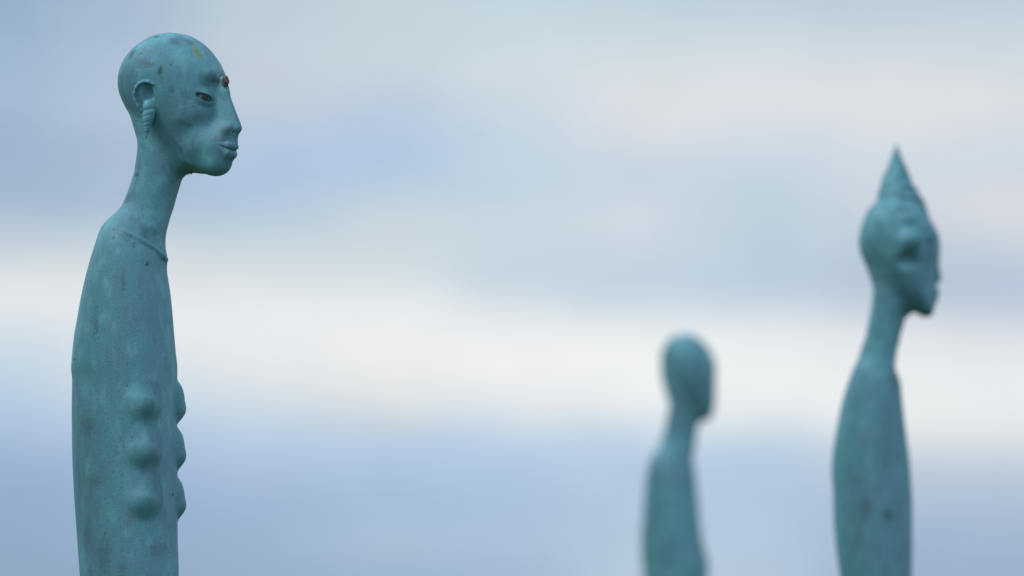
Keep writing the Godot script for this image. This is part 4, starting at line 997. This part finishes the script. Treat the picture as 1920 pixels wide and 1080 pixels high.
	# ear pendants: a spiral shell that tapers to a point
	for s in [1, -1]:
		var shell := pendant(px * 0.92)
		var e := put("earring", shell, bronze, o)
		var at := lobe + ear_n * 0.003 + Vector3(0, -0.004, 0.0)
		if s < 0:
			at -= t.side * (2 * (at - t.mid).dot(t.side))
		e.position = at
	plinth(o, 0.005, 0.05, 0.085, Vector3.ZERO)

	# the dark crusty lump on the brow, with a pale run of droppings above it
	var spot := Vector3(0.2410, 3.1455, 0.060)
	var best := 9.0
	for i in 60:
		var a := -0.9 + i * 0.03
		var dir := Vector3(cos(a), 0, sin(a))
		var p := Vector3(0.13, 3.1455, 0.02)
		for k in 80:
			var f := t.dist(p)
			if f > -0.0003: break
			p -= dir * f * 0.8
		if -p.x < best:
			best = -p.x
			spot = p
	var lump_at := t.on(spot.x - 0.0045, spot.y) + Vector3(0.0015, 0, 0.001)
	for i in 40:
		if t.dist(lump_at + Vector3(0.004, 0, 0)) > 0.003: break
		lump_at.x += 0.0005
	var lump := put("crusty_lump", lump_mesh(), crust(), self)
	lump.position = o.position + lump_at
	tag(lump, "rough dark brown crusty lump stuck to the brow of the bald near figure", "lump")

	# specks of web hanging under the jaw
	var web := StandardMaterial3D.new()
	web.albedo_color = Color(0.16, 0.17, 0.16)
	web.roughness = 0.9
	var st := SurfaceTool.new()
	st.begin(Mesh.PRIMITIVE_TRIANGLES)
	var rng := RandomNumberGenerator.new()
	rng.seed = 12
	for i in 6:
		var a := Vector3(0.146 + rng.randf() * 0.012, 2.9350 - rng.randf() * 0.012, 0.02 + rng.randf() * 0.03)
		var s := 0.0009 + rng.randf() * 0.0009
		var m := SphereMesh.new()
		m.radius = s
		m.height = s * 2.6
		m.radial_segments = 6
		m.rings = 3
		st.append_from(m, 0, Transform3D(Basis(Vector3(0.3, 0.2, 0.9).normalized(), rng.randf() * 3), a))
		var thread := CylinderMesh.new()
		thread.top_radius = 0.00025
		thread.bottom_radius = 0.00025
		thread.height = 0.02
		thread.radial_segments = 4
		thread.rings = 1
		st.append_from(thread, 0, Transform3D(Basis(Vector3.BACK, rng.randf() * 0.4 - 0.2), a + Vector3(0, 0.01, 0)))
	var bits := put("cobweb", st.commit(), web, self)
	bits.position = o.position
	tag(bits, "wisp of cobweb with caught specks hanging under the jaw of the near figure", "cobweb")

func crust() -> StandardMaterial3D:
	var m := StandardMaterial3D.new()
	m.vertex_color_use_as_albedo = true
	m.roughness = 0.95
	return m

func lump_mesh() -> ArrayMesh:
	var rings := []
	for i in 15:
		var a := PI * (i + 0.3) / 14.6
		rings.append([Vector3(0, -cos(a) * 0.0150, 0), sin(a) * 0.0085])
	var tone := func(p: Vector3, _n: Vector3) -> Color:
		var k := grain.get_noise_3d(p.x * 330, p.y * 330, p.z * 330)
		return Color(0.055, 0.050, 0.046).lerp(Color(0.19, 0.18, 0.17), smoothstep(-0.1, 0.5, k))
	var bump := func(w: float, i: int) -> float:
		return 1.0 + 0.45 * grain.get_noise_3d(cos(w) * 2.2, sin(w) * 2.2, i * 0.55) + 0.15 * specks.get_noise_3d(cos(w) * 5, sin(w) * 5, i * 1.7)
	return turned_shape(rings, Vector3.RIGHT, Vector3.BACK, 26, tone, bump)

func eyeball(r: float, look: Vector3) -> ArrayMesh:
	var rings := []
	for i in 33:
		var a := PI * (i + 0.2) / 32.4
		rings.append([Vector3(0, -cos(a) * r, 0), sin(a) * r])
	var tone := func(p: Vector3, _n: Vector3) -> Color:
		var k := rad_to_deg(p.normalized().angle_to(look))
		var c := Color(0.085, 0.180, 0.205)
		if k < 25: c = Color(0.022, 0.035, 0.038)
		if k < 19: c = Color(0.050, 0.090, 0.098)
		if k < 10: c = Color(0.025, 0.04, 0.042)
		return c
	return turned_shape(rings, Vector3.RIGHT, Vector3.BACK, 72, tone)

func pendant(px: float) -> ArrayMesh:
	var steps := [[62, 0.6], [58, 1.6], [50, 3.2], [47, 4.0], [46, 5.0], [43.5, 5.6], [42.7, 5.2], [41.5, 6.0], [38, 7.0], [37.2, 6.6], [36, 7.8], [32, 9.0], [30.6, 9.4], [29.8, 8.8], [28, 10.4], [24, 11.8], [19, 12.8], [17.6, 12.9], [16.6, 12.2], [15, 13.2], [10, 14.2], [4, 12.6], [0, 9.0], [-4, 4.0]]
	var rings := []
	for s in steps:
		rings.append([Vector3(-(s[0] as float) * 0.11 * px, -(s[0] as float) * px, 0), (s[1] as float) * px])
	var tone := func(p: Vector3, _n: Vector3) -> Color:
		var c := patina(p * 1.0, Vector3(2, 1, 3))
		return c
	var ax := Vector3(1, 0.16, 0.05).normalized()
	return turned_shape(rings, ax, Vector3(0, 0.05, 0.85), 28, tone)

func near_stains() -> Array:
	var moss := Color(0.20, 0.30, 0.10)
	var run := Color(0.30, 0.36, 0.36)
	return [
		[0.1185, 3.2439, 0.0181, 0.0130, 0.00, BROWN, 0.75, 0.7],
		[0.1387, 3.2513, 0.0207, 0.0078, -0.52, BROWN, 0.5, 0.7],
		[0.1563, 3.2405, 0.0117, 0.0091, -0.35, BROWN, 0.6, 0.7],
		[0.1709, 3.2202, 0.0065, 0.0194, 0.56, moss, 0.95, 0.6],
		[0.1802, 3.2081, 0.0065, 0.0091, 0.35, moss, 0.9, 0.6],
		[0.0147, 3.2151, 0.0065, 0.0169, -0.52, DARK, 0.65, 0.7],
		[0.0719, 3.2583, 0.0078, 0.0039, 0.00, DARK, 0.7, 0.4],
		[0.0426, 3.1897, 0.0181, 0.0130, 0.00, BROWN, 0.55, 0.9],
		[0.0596, 3.1840, 0.0117, 0.0104, 0.52, BROWN, 0.6, 0.9],
		[0.0378, 3.2133, 0.0065, 0.0026, 0.00, DARK, 0.6, 0.4],
		[0.0863, 3.1682, 0.0065, 0.0156, -0.14, DARK, 0.7, 0.5],
		[0.0890, 3.1498, 0.0039, 0.0156, 0.00, BROWN, 0.5, 0.5],
		[0.1139, 3.1246, 0.0091, 0.0130, 0.00, BROWN, 0.5, 0.6],
		[0.1107, 3.1823, 0.0026, 0.0026, 0.00, DARK, 0.8, 0.2],
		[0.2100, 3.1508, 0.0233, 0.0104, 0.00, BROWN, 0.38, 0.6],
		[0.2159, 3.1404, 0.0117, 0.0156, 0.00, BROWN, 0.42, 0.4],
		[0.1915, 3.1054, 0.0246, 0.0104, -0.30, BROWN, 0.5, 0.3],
		[0.1642, 3.0830, 0.0026, 0.0026, 0.00, DARK, 0.85, 0.2],
		[0.1707, 3.0804, 0.0016, 0.0016, 0.00, DARK, 0.7, 0.2],
		[0.2243, 3.0077, 0.0117, 0.0065, 0.09, BROWN, 0.5, 0.4],
		[0.2256, 3.0064, 0.0091, 0.0045, 0.09, run, 0.45, 0.3],
		[0.2179, 3.0013, 0.0130, 0.0078, 0.00, BROWN, 0.35, 0.5],
		[0.2280, 3.1766, 0.0039, 0.0389, -0.38, run, 0.6, 0.5],
		[0.0237, 2.9257, 0.0078, 0.0078, 0.00, BROWN, 0.85, 0.4],
		[0.0020, 2.8689, 0.0104, 0.0207, -0.44, BROWN, 0.6, 0.6],
		[-0.0022, 2.6602, 0.0065, 0.0285, 0.00, BROWN, 0.5, 0.7],
		[-0.0686, 2.5569, 0.0104, 0.0415, 0.00, BROWN, 0.55, 0.7],
		[0.0530, 2.7039, 0.0065, 0.0052, -1.05, DARK, 0.9, 0.5],
		[0.0428, 2.7090, 0.0019, 0.0019, 0.00, DARK, 0.8, 0.2],
		[-0.0298, 2.7887, 0.0039, 0.0039, 0.00, DARK, 0.5, 0.5],
		[-0.0285, 2.7694, 0.0039, 0.0065, 0.00, DARK, 0.6, 0.5],
		[0.0153, 2.7704, 0.0065, 0.0052, 0.00, BROWN, 0.8, 0.5],
		[0.0035, 2.7681, 0.0156, 0.0130, 0.00, BROWN, 0.45, 0.6],
		[0.0221, 2.7493, 0.0065, 0.0078, 0.00, BROWN, 0.6, 0.6],
		[-0.1246, 2.4766, 0.0052, 0.0026, 0.87, DARK, 0.8, 0.3],
		[0.0070, 2.4070, 0.0021, 0.0021, 0.00, DARK, 0.8, 0.2],
		[-0.0931, 2.3122, 0.0233, 0.0311, 0.00, BROWN, 0.5, 0.6],
		[-0.0777, 2.1770, 0.0337, 0.0233, 0.00, BROWN, 0.42, 0.6],
		[0.1117, 2.1499, 0.0026, 0.0052, 0.00, DARK, 0.85, 0.3],
		[0.0852, 2.3197, 0.0019, 0.0019, 0.00, DARK, 0.7, 0.2],
		[-0.0485, 2.1346, 0.0026, 0.0039, 0.00, DARK, 0.7, 0.2],
		[0.0842, 2.0155, 0.0285, 0.0233, 0.00, BROWN, 0.45, 0.6],
		[-0.0472, 2.0536, 0.0026, 0.0039, 0.00, DARK, 0.7, 0.3],
		[-0.0905, 2.0546, 0.0130, 0.0519, 0.00, BROWN, 0.42, 0.6],
		[-0.0498, 1.9894, 0.0181, 0.0519, 0.00, BROWN, 0.45, 0.7],
		[-0.0050, 1.9697, 0.0156, 0.0156, 0.00, BROWN, 0.4, 0.7],
		[0.0198, 2.2838, 0.0019, 0.0039, 0.00, DARK, 0.7, 0.2],
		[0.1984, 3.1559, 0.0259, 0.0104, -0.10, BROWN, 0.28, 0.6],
	]

# ------------------------------------------------------------------ the figure with the pointed topknot

func topknot_statue() -> void:
	var o := thing("bronze_statue", "blurred green-blue bronze figure with a tall pointed spiral topknot, at the right", "statue", Vector3(1.1459, -0.158, -15.6), "tall armless bronze figures")
	o.scale = Vector3.ONE * 1.0986   # the tallest of the three, its foot set into the turf
	var shift := Vector3(5, 2, 9)
	var t := Clay.new()
	t.columns = [Column.new(B_BODY), Column.new(B_HEAD).turned(-14, 0.08)]
	t.joins = [0.0, 0.03]
	t.mid = Vector3(0.075, 2.95, 0)
	t.side = Vector3(0.242, 0, 0.970)
	var front := Vector3(0.970, 0, -0.242)
	# face
	t.cone(1, 0.014, t.mid + front * 0.100 + Vector3(0, 0.005, 0), 0.010, t.mid + front * 0.110 + Vector3(0, -0.074, 0), 0.013)
	t.ball(1, 0.016, t.mid + front * 0.066 + Vector3(0, -0.122, 0), Vector3(0.044, 0.036, 0.036), deg_to_rad(-14))
	t.cone(1, 0.008, t.mid + front * 0.110 + Vector3(0, -0.110, 0), 0.009, t.mid + front * 0.092 + t.side * 0.02 + Vector3(0, -0.112, 0), 0.006, true)
	t.cone(1, 0.008, t.mid + front * 0.106 + Vector3(0, -0.129, 0), 0.0085, t.mid + front * 0.090 + t.side * 0.02 + Vector3(0, -0.128, 0), 0.006, true)
	t.cone(1, 0.014, t.mid + front * 0.092 + Vector3(0, -0.085, 0), 0.012, t.mid + front * 0.088 + Vector3(0, -0.150, 0), 0.012)
	t.ball(1, 0.030, Vector3(0.0790, 3.0850, 0), Vector3(0.0610, 0.0480, 0.0560))
	# matted locks between the topknot and the brow
	for l: Vector2 in [Vector2(0.066, 3.070), Vector2(0.100, 3.066), Vector2(0.118, 3.044), Vector2(0.138, 3.020), Vector2(0.150, 2.992), Vector2(0.086, 3.040)]:
		var lock := t.on(l.x, l.y)
		t.ball(1, 0.012, lock - t.normal(lock) * 0.010, Vector3(0.020, 0.016, 0.016), 0, deg_to_rad(-30))
	# a round boss over the ear, hollow below
	var ear := t.on(0.088, 2.962)
	t.ball(1, 0.012, ear + Vector3(0, 0.012, -0.011), Vector3(0.036, 0.032, 0.030), 0, 0, true)
	t.ball(-1, 0.014, ear + Vector3(0.006, -0.046, 0.006), Vector3(0.034, 0.022, 0.022), 0, 0, true)
	var stains_and_shade := [[0.055, 2.585, 0.030, 0.045, 0.0, BROWN, 0.55, 0.4], [0.030, 2.19, 0.018, 0.024, 0.0, DARK, 0.55, 0.4], [-0.035, 2.21, 0.022, 0.05, 0.0, BROWN, 0.45, 0.4], [0.02, 2.40, 0.04, 0.14, 0.0, BROWN, 0.30, 0.5], [0.085, 2.926, 0.045, 0.022, 0.0, BROWN, 0.35, 0.4]]  # the last entry paints shade into the hollow below the ear boss
	t.painter = func(p: Vector3, _n: Vector3) -> Color:
		var c := patina(p, shift)
		return stained(c, p, stains_and_shade) if p.z > -0.02 else c
	var parts := []
	t.skin(Vector3(-0.18, 1.94, -0.16), Vector3(0.24, 3.16, 0.17), 0.005, parts)
	t.skin(Vector3(-0.18, 0.01, -0.16), Vector3(0.20, 1.935, 0.17), 0.014, parts)
	put("body", join(parts), bronze, o)
	# the topknot: three stepped whorls that draw up into a spike
	var rings := []
	# height, middle, radius
	var whorl := [[3.0772, 0.0782, 0.0518], [3.0895, 0.0775, 0.0664], [3.1017, 0.0767, 0.0687], [3.1125, 0.0752, 0.0657], [3.1217, 0.0721, 0.0580], [3.1278, 0.0706, 0.0549], [3.1386, 0.0683, 0.0542], [3.1478, 0.0667, 0.0480], [3.1539, 0.0660, 0.0438], [3.1646, 0.0652, 0.0407], [3.1754, 0.0652, 0.0352], [3.1907, 0.0652, 0.0294], [3.2183, 0.0637, 0.0179], [3.2398, 0.0629, 0.0093], [3.2551, 0.0629, 0.0035], [3.2597, 0.0633, 0.0020]]
	for s: Array in whorl:
		rings.append([Vector3(s[1], s[0], 0), s[2]])
	put("topknot", turned_shape(rings, Vector3(1, -0.14, 0).normalized(), Vector3(0, 0.05, 0.9), 40, func(p, _n): return patina(p, shift), func(w, i): return 1.0 + 0.05 * sin(w * 5 + i * 1.3) * float(i > 2)), bronze, o)
	plinth(o, 0.008, 0.23, 0.08, shift)

# ------------------------------------------------------------------ the far figure, half turned away

func far_statue() -> void:
	var o := thing("bronze_statue", "smallest and most blurred bronze figure, bald and half turned away, in the middle distance", "statue", Vector3(0.6787, 0, -20.6), "tall armless bronze figures")
	var shift := Vector3(11, 5, 2)
	var t := Clay.new()
	t.columns = [Column.new(M_BODY), Column.new(M_HEAD).turned(-50, 0.06)]
	t.joins = [0.0, 0.026]
	t.mid = Vector3(0.062, 3.05, 0)
	t.side = Vector3(0.766, 0, 0.643)
	var front := Vector3(0.643, 0, -0.766)
	t.cone(1, 0.014, t.mid + front * 0.096 + Vector3(0, 0.0, 0), 0.010, t.mid + front * 0.112 + Vector3(0, -0.066, 0), 0.014)
	t.ball(1, 0.016, t.mid + front * 0.070 + Vector3(0, -0.105, 0), Vector3(0.040, 0.034, 0.034), deg_to_rad(-50))
	t.ball(1, 0.010, t.mid + t.side * 0.098 - front * 0.010 + Vector3(0, -0.02, 0), Vector3(0.018, 0.034, 0.024), deg_to_rad(-50), 0, true)
	t.painter = func(p: Vector3, _n: Vector3) -> Color: return patina(p, shift)
	var parts := []
	t.skin(Vector3(-0.16, 2.10, -0.18), Vector3(0.26, 3.24, 0.18), 0.007, parts)
	t.skin(Vector3(-0.16, 0.01, -0.18), Vector3(0.24, 2.095, 0.18), 0.016, parts)
	put("body", join(parts), bronze, o)
	plinth(o, 0.0, 0.03, 0.075, shift)
